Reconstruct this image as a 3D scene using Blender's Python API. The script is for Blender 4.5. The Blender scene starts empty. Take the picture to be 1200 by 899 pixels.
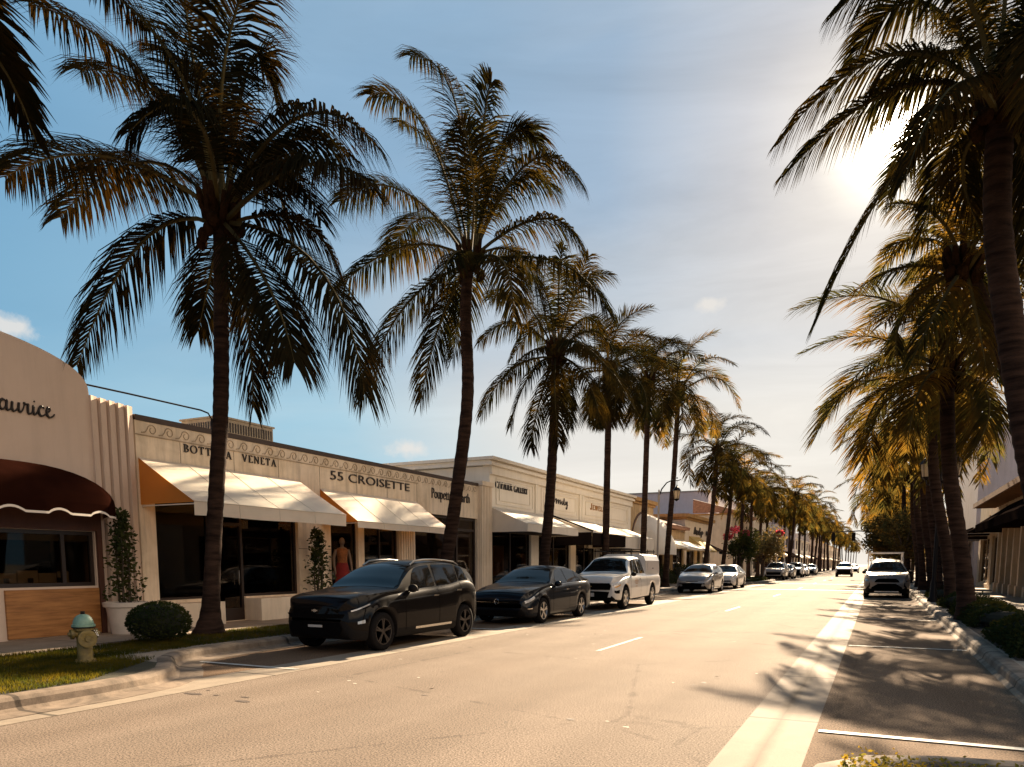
import bpy, bmesh, math, random
from mathutils import Vector, Matrix
PI = math.pi
R = math.radians
rnd = random.Random(11)
scene = bpy.context.scene
C = scene.collection

# ------------------------------------------------------------------ camera
cd = bpy.data.cameras.new('camera')
cam = bpy.data.objects.new('camera', cd)
C.objects.link(cam)
cam.location = (0, 0, 1.5)
cam.rotation_euler = (R(90 - 6.507), 0, R(26.10))
cd.sensor_width = 36
cd.lens = 26.04
cd.shift_y = 0.2588
cd.clip_start = 0.05
cd.clip_end = 6000
scene.camera = cam

# ------------------------------------------------------------------ world + sun
SUN_EL, SUN_AZ = 25.6, -2.2          # azimuth from +Y towards +X
sdir = Vector((math.sin(R(SUN_AZ)) * math.cos(R(SUN_EL)), math.cos(R(SUN_AZ)) * math.cos(R(SUN_EL)), math.sin(R(SUN_EL))))
world = bpy.data.worlds.new('World')
scene.world = world
world.use_nodes = True
nt = world.node_tree
nt.nodes.clear()


class N:
    """tiny node helper"""
    def __init__(s, nt): s.nt = nt
    def new(s, t, **k):
        n = s.nt.nodes.new(t)
        for a, b in k.items(): setattr(n, a, b)
        return n
    def link(s, a, b): s.nt.links.new(a, b)
    def put(s, sock, v):
        if isinstance(v, bpy.types.NodeSocket): s.link(v, sock)
        else: sock.default_value = v
    def math(s, op, a, b=None, clamp=False):
        n = s.new('ShaderNodeMath', operation=op, use_clamp=clamp)
        s.put(n.inputs[0], a)
        if b is not None: s.put(n.inputs[1], b)
        return n.outputs[0]
    def vmath(s, op, a, b):
        n = s.new('ShaderNodeVectorMath', operation=op)
        s.put(n.inputs[0], a); s.put(n.inputs[1], b)
        return n.outputs['Value'] if op in ('DOT_PRODUCT', 'LENGTH', 'DISTANCE') else n.outputs[0]
    def mix(s, f, a, b, mode='MIX'):
        n = s.new('ShaderNodeMix', data_type='RGBA', blend_type=mode)
        s.put(n.inputs[0], f); s.put(n.inputs[6], a); s.put(n.inputs[7], b)
        return n.outputs[2]
    def ramp(s, f, stops, interp='LINEAR'):
        n = s.new('ShaderNodeValToRGB')
        n.color_ramp.interpolation = interp
        e = n.color_ramp.elements
        while len(e) < len(stops): e.new(0.5)
        for q, (p, c) in zip(e, stops):
            q.position = p
            q.color = c if len(c) == 4 else (*c, 1)
        s.put(n.inputs[0], f)
        return n.outputs[0]
    def noise(s, vec, scale, detail=4, rough=0.5, dist=0.0):
        n = s.new('ShaderNodeTexNoise')
        s.put(n.inputs['Vector'], vec)
        n.inputs['Scale'].default_value = scale
        n.inputs['Detail'].default_value = detail
        n.inputs['Roughness'].default_value = rough
        n.inputs['Distortion'].default_value = dist
        return n.outputs['Fac']


w = N(nt)
sky = w.new('ShaderNodeTexSky', sky_type='NISHITA')
sky.sun_disc = False
sky.sun_elevation = R(SUN_EL)
sky.sun_rotation = R(SUN_AZ)
sky.altitude = 0
sky.air_density = 1.0
sky.dust_density = 1.6
sky.ozone_density = 2.0
tc = w.new('ShaderNodeTexCoord')
dirv = tc.outputs['Generated']
sep = w.new('ShaderNodeSeparateXYZ')
w.link(dirv, sep.inputs[0])
# the colour of this hazy sea-side sky: deep teal-blue away from the sun, grey-white round it, cream at the horizon
EXPO, BGS = 2.1, 0.05
KK = BGS * 2 ** EXPO


def sc(r, g, b):
    f = lambda v: ((v / 255 + 0.055) / 1.055) ** 2.4
    return (f(r) / KK / 10, f(g) / KK / 10, f(b) / KK / 10)


tc_ = w.new('ShaderNodeTexCoord')
gdir = Vector((math.sin(R(-0.1)) * math.cos(R(25.9)), math.cos(R(-0.1)) * math.cos(R(25.9)), math.sin(R(25.9))))
sund = w.math('MAXIMUM', w.vmath('DOT_PRODUCT', dirv, tuple(gdir)), 0.0)
clear = w.ramp(sund, [(0.0, sc(78, 122, 165)), (0.5, sc(106, 160, 198)), (0.7, sc(126, 171, 204)), (0.9, sc(142, 174, 202)), (0.955, sc(153, 177, 201)), (0.976, sc(178, 189, 203)), (0.988, sc(192, 195, 202)), (0.9955, sc(212, 209, 208)), (0.9985, sc(226, 220, 212)), (1.0, sc(255, 248, 235))])
hor = w.ramp(sund, [(0.0, sc(130, 165, 190)), (0.55, sc(140, 192, 218)), (0.77, sc(172, 210, 226)), (0.88, sc(243, 237, 227)), (1.0, sc(243, 235, 222))])
sz = w.math('MAXIMUM', sep.outputs[2], 0.0)
hf = w.ramp(sz, [(0.03, (1, 1, 1)), (0.17, (0.84,) * 3), (0.28, (0.36,) * 3), (0.44, (0, 0, 0))], 'EASE')
own = w.mix(hf, clear, hor)
own10 = w.new('ShaderNodeVectorMath', operation='SCALE')
w.link(own, own10.inputs[0]); own10.inputs['Scale'].default_value = 10.0
skyc = w.mix(0.985, sky.outputs[0], own10.outputs[0])
# bright bank added low in the unseen +x sky to brighten the shaded facades
# thin bright veil of cloud, stronger towards the horizon and the sun
zc = w.math('MAXIMUM', sep.outputs[2], 0.02)
cx = w.math('DIVIDE', sep.outputs[0], w.math('ADD', zc, 0.12))
cy = w.math('DIVIDE', sep.outputs[1], w.math('ADD', zc, 0.12))
comb = w.new('ShaderNodeCombineXYZ')
w.link(cx, comb.inputs[0]); w.link(cy, comb.inputs[1])
mp = w.new('ShaderNodeMapping'); w.link(comb.outputs[0], mp.inputs[0])
mp.inputs['Rotation'].default_value = (0, 0, 0.5)
mp.inputs['Scale'].default_value = (0.55, 1.5, 1)
wisp = w.noise(mp.outputs[0], 0.9, 6, 0.55, 0.4)
near = w.math('POWER', sund, 6.0)
wm = w.ramp(wisp, [(0.40, (0, 0, 0)), (0.66, (1, 1, 1))])
low = w.math('SUBTRACT', 1.0, w.math('MULTIPLY', sep.outputs[2], 2.6), True)
veil = w.math('MULTIPLY', wm, w.math('ADD', w.math('MULTIPLY', near, 0.26), w.math('MULTIPLY', low, 0.12)), True)
c1 = w.mix(veil, skyc, (4.09, 3.83, 3.50, 1))
fill_bank = w.math('MULTIPLY', w.ramp(sep.outputs[0], [(0.35, (0, 0, 0)), (0.7, (1, 1, 1))]), w.ramp(sep.outputs[2], [(0.1, (0, 0, 0)), (0.25, (1, 1, 1)), (0.55, (1, 1, 1)), (0.75, (0, 0, 0))]))
fill_bank = w.math('MULTIPLY', fill_bank, w.ramp(w.noise(dirv, 3.0, 5, 0.6), [(0.35, (0.35,) * 3), (0.6, (1, 1, 1))]))
c1 = w.mix(fill_bank, c1, (14.5, 10.9, 7.4, 1))
mp2 = w.new('ShaderNodeMapping'); w.link(dirv, mp2.inputs[0])
mp2.inputs['Rotation'].default_value = (0, 0.42, 0); mp2.inputs['Scale'].default_value = (1.7, 1.7, 11)
st = w.noise(mp2.outputs[0], 1.3, 6, 0.62, 0.6)
str_ = w.math('ADD', 1.0, w.math('MULTIPLY', w.math('MULTIPLY', w.math('SUBTRACT', st, 0.5), w.math('POWER', sund, 3.0)), 0.50))
sm = w.new('ShaderNodeVectorMath', operation='SCALE')
w.link(c1, sm.inputs[0]); w.link(str_, sm.inputs['Scale'])
c1 = sm.outputs[0]
# a few small cumulus puffs


def puff(col, d, size, flat=2.2):
    d = Vector(d).normalized()
    nrm = w.noise(dirv, 26, 6, 0.62)
    sub = w.vmath('SUBTRACT', dirv, tuple(d))
    scl = w.vmath('MULTIPLY', sub, (1, 1, flat))
    dist = w.vmath('LENGTH', scl, (0, 0, 0))
    v = w.math('SUBTRACT', 1.0, w.math('DIVIDE', dist, size))
    v = w.math('ADD', v, w.math('MULTIPLY', w.math('SUBTRACT', nrm, 0.5), 1.9))
    v = w.ramp(v, [(0.3, (0, 0, 0)), (0.8, (1, 1, 1))])
    return w.mix(w.math('MULTIPLY', v, 0.8), col, (3.96, 3.76, 3.50, 1))


PUFFS = [((-0.831, 0.497, 0.248), 0.045), ((-0.552, 0.821, 0.149), 0.04), ((-0.194, 0.932, 0.307), 0.028)]
for d, sz in PUFFS: c1 = puff(c1, d, sz)
# aureole of the low sun
a1 = w.math('MULTIPLY', w.math('POWER', sund, 150.0), 0.6)
a2 = w.math('MULTIPLY', w.math('POWER', sund, 1300.0), 9.0)
a3 = w.math('MULTIPLY', w.math('POWER', sund, 6000.0), 160.0)
glow = w.math('ADD', w.math('ADD', a1, a2), a3)
gc = w.new('ShaderNodeVectorMath', operation='SCALE')
gc.inputs[0].default_value = (1.0, 0.86, 0.66)
w.link(glow, gc.inputs['Scale'])
c2 = w.mix(1.0, c1, gc.outputs[0], 'ADD')
bg = w.new('ShaderNodeBackground')
w.link(c2, bg.inputs[0])
bg.inputs[1].default_value = BGS
wo = w.new('ShaderNodeOutputWorld')
w.link(bg.outputs[0], wo.inputs[0])

sl = bpy.data.lights.new('sun', 'SUN')
sl.energy = 5.0
sl.angle = R(0.6)
sl.color = (1.0, 0.77, 0.52)
so = bpy.data.objects.new('sun', sl)
C.objects.link(so)
so.rotation_euler = sdir.to_track_quat('Z', 'Y').to_euler()
so.location = (0, 0, 30)

scene.view_settings.view_transform = 'Standard'
scene.view_settings.look = 'None'
scene.view_settings.gamma = 1
scene.view_settings.exposure = EXPO
scene.cycles.max_bounces = 6
scene.cycles.transparent_max_bounces = 12
scene.cycles.caustics_reflective = False
scene.cycles.caustics_refractive = False
scene.cycles.sample_clamp_indirect = 6

# ------------------------------------------------------------------ materials
MAT = {}


def mat(name, col, rough=0.7, var=0.0, vscale=4.0, metal=0.0, bump=0.0, bscale=40.0, col2=None, coat=0.0, spec=0.5,
        stretch=(1, 1, 1), trans=None, tfac=0.0, speck=0.0, emit=None):
    if name in MAT: return MAT[name]
    m = bpy.data.materials.new(name)
    m.use_nodes = True
    n = N(m.node_tree)
    b = m.node_tree.nodes['Principled BSDF']
    out = m.node_tree.nodes['Material Output']
    b.inputs['Roughness'].default_value = rough
    b.inputs['Metallic'].default_value = metal
    b.inputs['Specular IOR Level'].default_value = spec
    b.inputs['Coat Weight'].default_value = coat
    b.inputs['Coat Roughness'].default_value = 0.03
    geo = n.new('ShaderNodeNewGeometry')
    mp = n.new('ShaderNodeMapping')
    n.link(geo.outputs['Position'], mp.inputs[0])
    mp.inputs['Scale'].default_value = stretch
    c = (*col, 1)
    if var > 0 or col2:
        f = n.noise(mp.outputs[0], vscale, 5, 0.6)
        c2 = (*(col2 if col2 else [x * (1 - var) for x in col]), 1)
        f = n.ramp(f, [(0.35, (0, 0, 0)), (0.65, (1, 1, 1))])
        c = n.mix(f, c, c2)
    if speck > 0:
        f = n.noise(geo.outputs['Position'], 130, 2, 0.7)
        f = n.ramp(f, [(0.3, (1 - speck,) * 3), (0.7, (1 + speck,) * 3)])
        c = n.mix(1.0, c, f, 'MULTIPLY')
    n.put(b.inputs['Base Color'], c)
    if bump > 0:
        bn = n.new('ShaderNodeBump')
        bn.inputs['Strength'].default_value = bump
        bn.inputs['Distance'].default_value = 0.02
        n.link(n.noise(mp.outputs[0], bscale, 4, 0.6), bn.inputs['Height'])
        n.link(bn.outputs[0], b.inputs['Normal'])
    if trans:
        t = n.new('ShaderNodeBsdfTranslucent')
        t.inputs[0].default_value = (*trans, 1)
        mx = n.new('ShaderNodeMixShader')
        mx.inputs[0].default_value = tfac
        n.link(b.outputs[0], mx.inputs[1]); n.link(t.outputs[0], mx.inputs[2])
        n.link(mx.outputs[0], out.inputs[0])
    if emit:
        b.inputs['Emission Color'].default_value = (*emit[0], 1)
        b.inputs['Emission Strength'].default_value = emit[1]
    MAT[name] = m
    return m


def leafmat(name, a, b_, t, tfac, vs=1.5):
    """two-sided leaf with light shining through; patches of greener and yellower leaf"""
    if name in MAT: return MAT[name]
    m = bpy.data.materials.new(name)
    m.use_nodes = True
    n = N(m.node_tree)
    p = m.node_tree.nodes['Principled BSDF']
    out = m.node_tree.nodes['Material Output']
    p.inputs['Roughness'].default_value = 0.7
    p.inputs['Specular IOR Level'].default_value = 0.0
    geo = n.new('ShaderNodeNewGeometry')
    f = n.ramp(n.noise(geo.outputs['Position'], vs, 3, 0.6), [(0.4, (0, 0, 0)), (0.66, (1, 1, 1))])
    n.link(n.mix(f, (*a, 1), (*b_, 1)), p.inputs['Base Color'])
    tr = n.new('ShaderNodeBsdfTranslucent')
    n.link(n.mix(f, (t[0] * 0.45, t[1] * 0.6, t[2] * 0.9, 1), (t[0] * 1.4, t[1] * 1.05, t[2] * 0.7, 1)), tr.inputs[0])
    mx = n.new('ShaderNodeMixShader')
    mx.inputs[0].default_value = tfac
    n.link(p.outputs[0], mx.inputs[1]); n.link(tr.outputs[0], mx.inputs[2])
    n.link(mx.outputs[0], out.inputs[0])
    MAT[name] = m
    return m


def glassmat(name, tint, refl=0.1):
    if name in MAT: return MAT[name]
    m = bpy.data.materials.new(name)
    m.use_nodes = True
    n = N(m.node_tree)
    m.node_tree.nodes.remove(m.node_tree.nodes['Principled BSDF'])
    out = m.node_tree.nodes['Material Output']
    t = n.new('ShaderNodeBsdfTransparent'); t.inputs[0].default_value = (*tint, 1)
    g = n.new('ShaderNodeBsdfGlossy'); g.inputs['Roughness'].default_value = 0.02
    g.inputs[0].default_value = (1, 1, 1, 1)
    fr = n.new('ShaderNodeFresnel'); fr.inputs[0].default_value = 1.5
    geo = n.new('ShaderNodeNewGeometry')
    bn = n.new('ShaderNodeBump'); bn.inputs['Strength'].default_value = 0.02
    n.link(n.noise(geo.outputs['Position'], 1.2, 2), bn.inputs['Height'])
    n.link(bn.outputs[0], g.inputs['Normal'])
    mx = n.new('ShaderNodeMixShader')
    n.link(n.math('MULTIPLY', fr.outputs[0], refl), mx.inputs[0])
    n.link(t.outputs[0], mx.inputs[1]); n.link(g.outputs[0], mx.inputs[2])
    n.link(mx.outputs[0], out.inputs[0])
    MAT[name] = m
    return m


def paint(name, col, metal=0.0, rough=0.3, coat=0.8):
    return mat('paint_' + name, col, rough, metal=metal, coat=coat, spec=0.02 if max(col) < 0.05 else 0.3, var=0.06, vscale=1.5)


def asphalt(name, a, b_, tracks):
    if name in MAT: return MAT[name]
    m = bpy.data.materials.new(name)
    m.use_nodes = True
    n = N(m.node_tree)
    p = m.node_tree.nodes['Principled BSDF']
    p.inputs['Roughness'].default_value = 0.9
    p.inputs['Specular IOR Level'].default_value = 0.08
    geo = n.new('ShaderNodeNewGeometry')
    P = geo.outputs['Position']
    sp = n.new('ShaderNodeSeparateXYZ'); n.link(P, sp.inputs[0])
    grit = n.ramp(n.noise(P, 62, 3, 0.75), [(0.38, (0.35,) * 3), (0.5, (0.98,) * 3), (0.62, (1.7,) * 3)])
    st = n.new('ShaderNodeMapping'); n.link(P, st.inputs[0]); st.inputs['Scale'].default_value = (1, 0.12, 1)
    f = n.ramp(n.noise(st.outputs[0], 1.1, 5, 0.6), [(0.36, (0, 0, 0)), (0.66, (1, 1, 1))])
    c = n.mix(f, (*a, 1), (*b_, 1))
    blot = n.ramp(n.noise(P, 0.55, 4, 0.65), [(0.3, (0.86,) * 3), (0.7, (1.08,) * 3)])
    c = n.mix(1.0, c, blot, 'MULTIPLY')
    for tx in tracks:
        d = n.math('ABSOLUTE', n.math('SUBTRACT', sp.outputs[0], tx))
        k = n.ramp(d, [(0.05, (0.90, 0.89, 0.88)), (0.5, (1, 1, 1))])
        c = n.mix(1.0, c, k, 'MULTIPLY')
    c = n.mix(1.0, c, grit, 'MULTIPLY')
    # hairline cracks and dark repaired spots
    vo = n.new('ShaderNodeTexVoronoi', feature='DISTANCE_TO_EDGE'); n.link(P, vo.inputs['Vector']); vo.inputs['Scale'].default_value = 0.23
    ck = n.math('ADD', vo.outputs['Distance'], n.math('MULTIPLY', n.noise(P, 3, 5, 0.7), 0.06))
    ck = n.ramp(ck, [(0.0285, (0.72,) * 3), (0.034, (1, 1, 1))])
    c = n.mix(1.0, c, ck, 'MULTIPLY')
    n.link(c, p.inputs['Base Color'])
    bn = n.new('ShaderNodeBump'); bn.inputs['Strength'].default_value = 0.32; bn.inputs['Distance'].default_value = 0.012
    n.link(n.noise(P, 75, 3, 0.7), bn.inputs['Height'])
    n.link(bn.outputs[0], p.inputs['Normal'])
    MAT[name] = m
    return m


def concrete(name, col, joint=None, gutter_x=None, stain=0.5):
    """joint: spacing along y of sawn joints; gutter_x: dark dirt line running along that x"""
    if name in MAT: return MAT[name]
    m = bpy.data.materials.new(name)
    m.use_nodes = True
    n = N(m.node_tree)
    p = m.node_tree.nodes['Principled BSDF']
    p.inputs['Roughness'].default_value = 0.85
    p.inputs['Specular IOR Level'].default_value = 0.25
    geo = n.new('ShaderNodeNewGeometry')
    P = geo.outputs['Position']
    sp = n.new('ShaderNodeSeparateXYZ'); n.link(P, sp.inputs[0])
    st = n.ramp(n.noise(P, 2.3, 6, 0.65, 0.6), [(0.30, (1 - stain,) * 3), (0.6, (1, 1, 1))])
    fine = n.ramp(n.noise(P, 90, 2, 0.7), [(0.3, (0.86,) * 3), (0.7, (1.12,) * 3)])
    c = n.mix(1.0, (*col, 1), st, 'MULTIPLY')
    c = n.mix(1.0, c, fine, 'MULTIPLY')
    if joint:
        jy = n.math('ABSOLUTE', n.math('SUBTRACT', n.math('FRACT', n.math('DIVIDE', sp.outputs[1], joint)), 0.5))
        jk = n.ramp(jy, [(0.0, (0.35,) * 3), (0.008, (0.35,) * 3), (0.012, (1, 1, 1))])
        c = n.mix(1.0, c, jk, 'MULTIPLY')
    if gutter_x is not None:
        wob = n.math('MULTIPLY', n.math('SUBTRACT', n.noise(P, 0.8, 5, 0.7), 0.5), 0.10)
        d = n.math('ABSOLUTE', n.math('ADD', n.math('SUBTRACT', sp.outputs[0], gutter_x), wob))
        gk = n.ramp(d, [(0.0, (0.42, 0.38, 0.34)), (0.02, (0.6, 0.56, 0.5)), (0.09, (1, 1, 1))])
        c = n.mix(1.0, c, gk, 'MULTIPLY')
    n.link(c, p.inputs['Base Color'])
    bn = n.new('ShaderNodeBump'); bn.inputs['Strength'].default_value = 0.25; bn.inputs['Distance'].default_value = 0.01
    n.link(n.noise(P, 45, 4, 0.7), bn.inputs['Height'])
    n.link(bn.outputs[0], p.inputs['Normal'])
    MAT[name] = m
    return m


def stucco(name, col, streak=0.25, rough=0.8):
    """painted render with rain streaks and faint mottling"""
    if name in MAT: return MAT[name]
    m = bpy.data.materials.new(name)
    m.use_nodes = True
    n = N(m.node_tree)
    p = m.node_tree.nodes['Principled BSDF']
    p.inputs['Roughness'].default_value = rough
    p.inputs['Specular IOR Level'].default_value = 0.25
    geo = n.new('ShaderNodeNewGeometry')
    P = geo.outputs['Position']
    mp = n.new('ShaderNodeMapping'); n.link(P, mp.inputs[0]); mp.inputs['Scale'].default_value = (3.2, 3.2, 0.35)
    s1 = n.ramp(n.noise(mp.outputs[0], 1.6, 6, 0.7), [(0.30, (1 - streak,) * 3), (0.55, (1, 1, 1))])
    s2 = n.ramp(n.noise(P, 1.3, 6, 0.65, 0.5), [(0.3, (1 - streak * 0.7, 1 - streak * 0.8, 1 - streak)), (0.62, (1, 1, 1))])
    c = n.mix(1.0, (*col, 1), s1, 'MULTIPLY')
    c = n.mix(1.0, c, s2, 'MULTIPLY')
    n.link(c, p.inputs['Base Color'])
    bn = n.new('ShaderNodeBump'); bn.inputs['Strength'].default_value = 0.2; bn.inputs['Distance'].default_value = 0.01
    n.link(n.noise(P, 30, 5, 0.7), bn.inputs['Height'])
    n.link(bn.outputs[0], p.inputs['Normal'])
    MAT[name] = m
    return m


# ------------------------------------------------------------------ mesh builder
ORG = {}


class MB:
    def __init__(s): s.v = []; s.f = []; s.m = []
    def add(s, vs, fs, m=0):
        o = len(s.v)
        s.v += [tuple(v) for v in vs]
        s.f += [tuple(i + o for i in f) for f in fs]
        s.m += [m] * len(fs)
    def box(s, x0, x1, y0, y1, z0, z1, m=0):
        x0, x1 = sorted((x0, x1)); y0, y1 = sorted((y0, y1)); z0, z1 = sorted((z0, z1))
        s.add([(x0, y0, z0), (x1, y0, z0), (x1, y1, z0), (x0, y1, z0), (x0, y0, z1), (x1, y0, z1), (x1, y1, z1), (x0, y1, z1)],
              [(0, 3, 2, 1), (4, 5, 6, 7), (0, 1, 5, 4), (1, 2, 6, 5), (2, 3, 7, 6), (3, 0, 4, 7)], m)
    def obox(s, c, ax, ay, az, m=0):
        """oriented box from centre and three half vectors"""
        c, ax, ay, az = Vector(c), Vector(ax), Vector(ay), Vector(az)
        vs = [c + i * ax + j * ay + k * az for k in (-1, 1) for (i, j) in ((-1, -1), (1, -1), (1, 1), (-1, 1))]
        s.add(vs, [(0, 3, 2, 1), (4, 5, 6, 7), (0, 1, 5, 4), (1, 2, 6, 5), (2, 3, 7, 6), (3, 0, 4, 7)], m)
    def bar(s, a, b, r, m=0, n=4): s.tube([a, b], [r, r], n, m)
    def tube(s, pts, rs, n=8, m=0, cap=True):
        pts = [Vector(p) for p in pts]
        if not isinstance(rs, (list, tuple)): rs = [rs] * len(pts)
        vs = []
        ref = None
        for i, p in enumerate(pts):
            d = (pts[min(i + 1, len(pts) - 1)] - pts[max(i - 1, 0)]).normalized()
            if ref is None: ref = Vector((1, 0, 0)) if abs(d.x) < 0.8 else Vector((0, 1, 0))
            a = (ref - d * ref.dot(d)).normalized(); ref = a
            b = d.cross(a)
            for k in range(n):
                t = 2 * PI * (k + 0.5) / n
                vs.append(p + (a * math.cos(t) + b * math.sin(t)) * rs[i])
        fs = []
        for i in range(len(pts) - 1):
            for k in range(n):
                fs.append((i * n + k, i * n + (k + 1) % n, (i + 1) * n + (k + 1) % n, (i + 1) * n + k))
        if cap:
            fs.append(tuple(reversed(range(n)))); fs.append(tuple((len(pts) - 1) * n + k for k in range(n)))
        s.add(vs, fs, m)
    def lathe(s, prof, c=(0, 0, 0), n=16, axis='z', m=0, sgn=1, cap=True):
        vs = []
        for r, h in prof:
            for k in range(n):
                t = 2 * PI * k / n
                u, v = r * math.cos(t), r * math.sin(t)
                p = {'z': (u, v, h), 'x': (h * sgn, u, v), 'y': (u, h * sgn, v)}[axis]
                vs.append((p[0] + c[0], p[1] + c[1], p[2] + c[2]))
        fs = []
        for i in range(len(prof) - 1):
            for k in range(n):
                fs.append((i * n + k, i * n + (k + 1) % n, (i + 1) * n + (k + 1) % n, (i + 1) * n + k))
        if cap and prof[0][0] > 1e-4: fs.append(tuple(reversed(range(n))))
        if cap and prof[-1][0] > 1e-4: fs.append(tuple((len(prof) - 1) * n + k for k in range(n)))
        s.add(vs, fs, m)
    def prism(s, poly, axis, a, b, m=0):
        """poly in the two other axes (order y,z / x,z / x,y)"""
        n = len(poly)
        def P(p, h): return {'x': (h, p[0], p[1]), 'y': (p[0], h, p[1]), 'z': (p[0], p[1], h)}[axis]
        vs = [P(p, a) for p in poly] + [P(p, b) for p in poly]
        fs = [tuple(range(n)), tuple(reversed(range(n, 2 * n)))] + [(i, n + i, n + (i + 1) % n, (i + 1) % n) for i in range(n)]
        s.add(vs, fs, m)
    def ball(s, c, rx, ry, rz, nu=12, nv=8, m=0, jit=0.0, rr=None):
        vs = []; fs = []
        for j in range(nv + 1):
            ph = PI * j / nv
            for i in range(nu):
                t = 2 * PI * i / nu
                k = 1 + (rr.uniform(-jit, jit) if rr and 0 < j < nv else 0)
                vs.append((c[0] + rx * k * math.sin(ph) * math.cos(t), c[1] + ry * k * math.sin(ph) * math.sin(t), c[2] + rz * k * math.cos(ph)))
        for j in range(nv):
            for i in range(nu):
                fs.append((j * nu + i, (j + 1) * nu + i, (j + 1) * nu + (i + 1) % nu, j * nu + (i + 1) % nu))
        s.add(vs, fs, m)
    def build(s, name, mats, parent=None, smooth=None, loc=None, local=False):
        if not isinstance(mats, (list, tuple)): mats = [mats]
        o = Vector((0, 0, 0))
        if parent is not None and not local: o = ORG.get(parent.name, Vector((0, 0, 0)))
        if parent is None and loc is not None and not local: o = Vector(loc)
        me = bpy.data.meshes.new(name)
        vs = [(a - o.x, b - o.y, c - o.z) for a, b, c in s.v] if o.length > 0 else s.v
        me.from_pydata(vs, [], s.f)
        for k in mats: me.materials.append(k)
        if len(mats) > 1: me.polygons.foreach_set('material_index', s.m)
        if smooth is not None:
            me.polygons.foreach_set('use_smooth', [True] * len(s.f))
            me.set_sharp_from_angle(angle=R(smooth))
        me.update()
        ob = bpy.data.objects.new(name, me)
        C.objects.link(ob)
        if parent is not None: ob.parent = parent; ORG[ob.name] = ORG.get(parent.name, Vector((0, 0, 0)))
        elif loc is not None: ob.location = loc; ORG[ob.name] = Vector(loc)
        return ob


def each(name, m, root, boxes):
    for bx_ in boxes:
        q = MB(); q.box(*bx_); q.build(name, m, root)


def recalc(ob):
    bm = bmesh.new(); bm.from_mesh(ob.data)
    bmesh.ops.recalc_face_normals(bm, faces=bm.faces)
    bm.to_mesh(ob.data); bm.free()
    return ob


def thing(name, label, cat, loc, rz=0.0, group=None):
    o = bpy.data.objects.new(name, None)
    o.empty_display_size = 0.2
    C.objects.link(o)
    o.location = loc
    o.rotation_euler = (0, 0, rz)
    o['label'] = label; o['category'] = cat
    if group: o['group'] = group
    ORG[o.name] = Vector(loc)
    return o


def tag(o, label, cat, group=None, kind=None):
    o['label'] = label; o['category'] = cat
    if group: o['group'] = group
    if kind: o['kind'] = kind
    return o


def struct(o, kind='structure'):
    o['kind'] = kind
    return o


def dup(root, loc, rz, label, group=None, sc=None):
    r = root.copy(); C.objects.link(r)
    r.location = loc; r.rotation_euler = (0, 0, rz)
    if sc: r.scale = (sc, sc, sc)
    r['label'] = label
    if group: r['group'] = group
    for ch in list(root.children):
        c = ch.copy(); C.objects.link(c); c.parent = r
        for g in ch.children:
            d = g.copy(); C.objects.link(d); d.parent = c
    return r


# shared materials
M_blk = mat('black_metal', (0.010, 0.008, 0.008), 0.5, spec=0.12)
M_gap = mat('panel_gap', (0.003, 0.003, 0.003), 1.0, spec=0.0)
M_sign = mat('sign_black', (0.02, 0.014, 0.012), 0.5)
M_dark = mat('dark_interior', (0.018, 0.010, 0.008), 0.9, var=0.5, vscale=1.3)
M_frame = mat('dark_window_frame', (0.025, 0.015, 0.012), 0.4)
M_glass = glassmat('shop_glass', (0.5, 0.45, 0.4), 0.32)
M_chrome = mat('chrome', (0.75, 0.73, 0.7), 0.12, metal=1.0)
M_rub = mat('tyre_rubber', (0.009, 0.008, 0.008), 0.9, spec=0.08, bump=0.2, bscale=60)
M_plast = mat('black_plastic', (0.010, 0.009, 0.009), 0.7, spec=0.08, bump=0.1, bscale=200)
M_carglass = mat('car_glass', (0.006, 0.006, 0.006), 0.03, spec=0.28, coat=0.0)
M_red = mat('red_lens', (0.35, 0.02, 0.015), 0.15, coat=1)
M_lens = mat('lamp_lens', (0.55, 0.52, 0.48), 0.08, metal=0.3, coat=1)
M_cream = stucco('cream_stucco', (0.80, 0.68, 0.54), 0.16)
M_white = stucco('white_stucco', (0.84, 0.78, 0.68), 0.08)
M_pink = stucco('warm_white_stucco', (0.64, 0.51, 0.42), 0.08)
M_lilac = stucco('grey_lilac_stucco', (0.52, 0.47, 0.50), 0.12)
M_tan = stucco('tan_stone', (0.55, 0.40, 0.23), 0.4)
M_ochre = stucco('ochre_cornice', (0.50, 0.30, 0.12), 0.3)
M_roof = mat('roof_gravel', (0.3, 0.28, 0.26), 0.9, var=0.3)
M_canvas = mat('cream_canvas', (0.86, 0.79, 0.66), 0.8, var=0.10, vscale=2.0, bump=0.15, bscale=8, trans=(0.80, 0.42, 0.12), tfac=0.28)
M_canvasw = mat('white_canvas', (0.86, 0.81, 0.72), 0.8, var=0.10, vscale=2.0, bump=0.15, bscale=8, trans=(0.75, 0.6, 0.42), tfac=0.25)
M_canvasb = mat('black_canvas', (0.014, 0.010, 0.009), 0.95, spec=0.0)
M_canvasy = mat('yellow_canvas', (0.70, 0.55, 0.22), 0.8, var=0.1, trans=(0.8, 0.5, 0.1), tfac=0.3)
M_side = mat('backlit_ochre_canvas', (0.42, 0.20, 0.05), 0.8, var=0.15, vscale=2.0, trans=(0.9, 0.42, 0.08), tfac=0.45)  # glow of sun through the awning put into this orange side colour
M_brown = mat('brown_canvas', (0.018, 0.006, 0.004), 0.95, var=0.25, vscale=3, trans=(0.5, 0.2, 0.07), tfac=0.05, spec=0.0)
M_tile = mat('terracotta_tile', (0.40, 0.20, 0.12), 0.8, var=0.4, vscale=6)
M_trim = mat('white_trim', (0.75, 0.68, 0.6), 0.6)
exec_order = []

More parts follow.
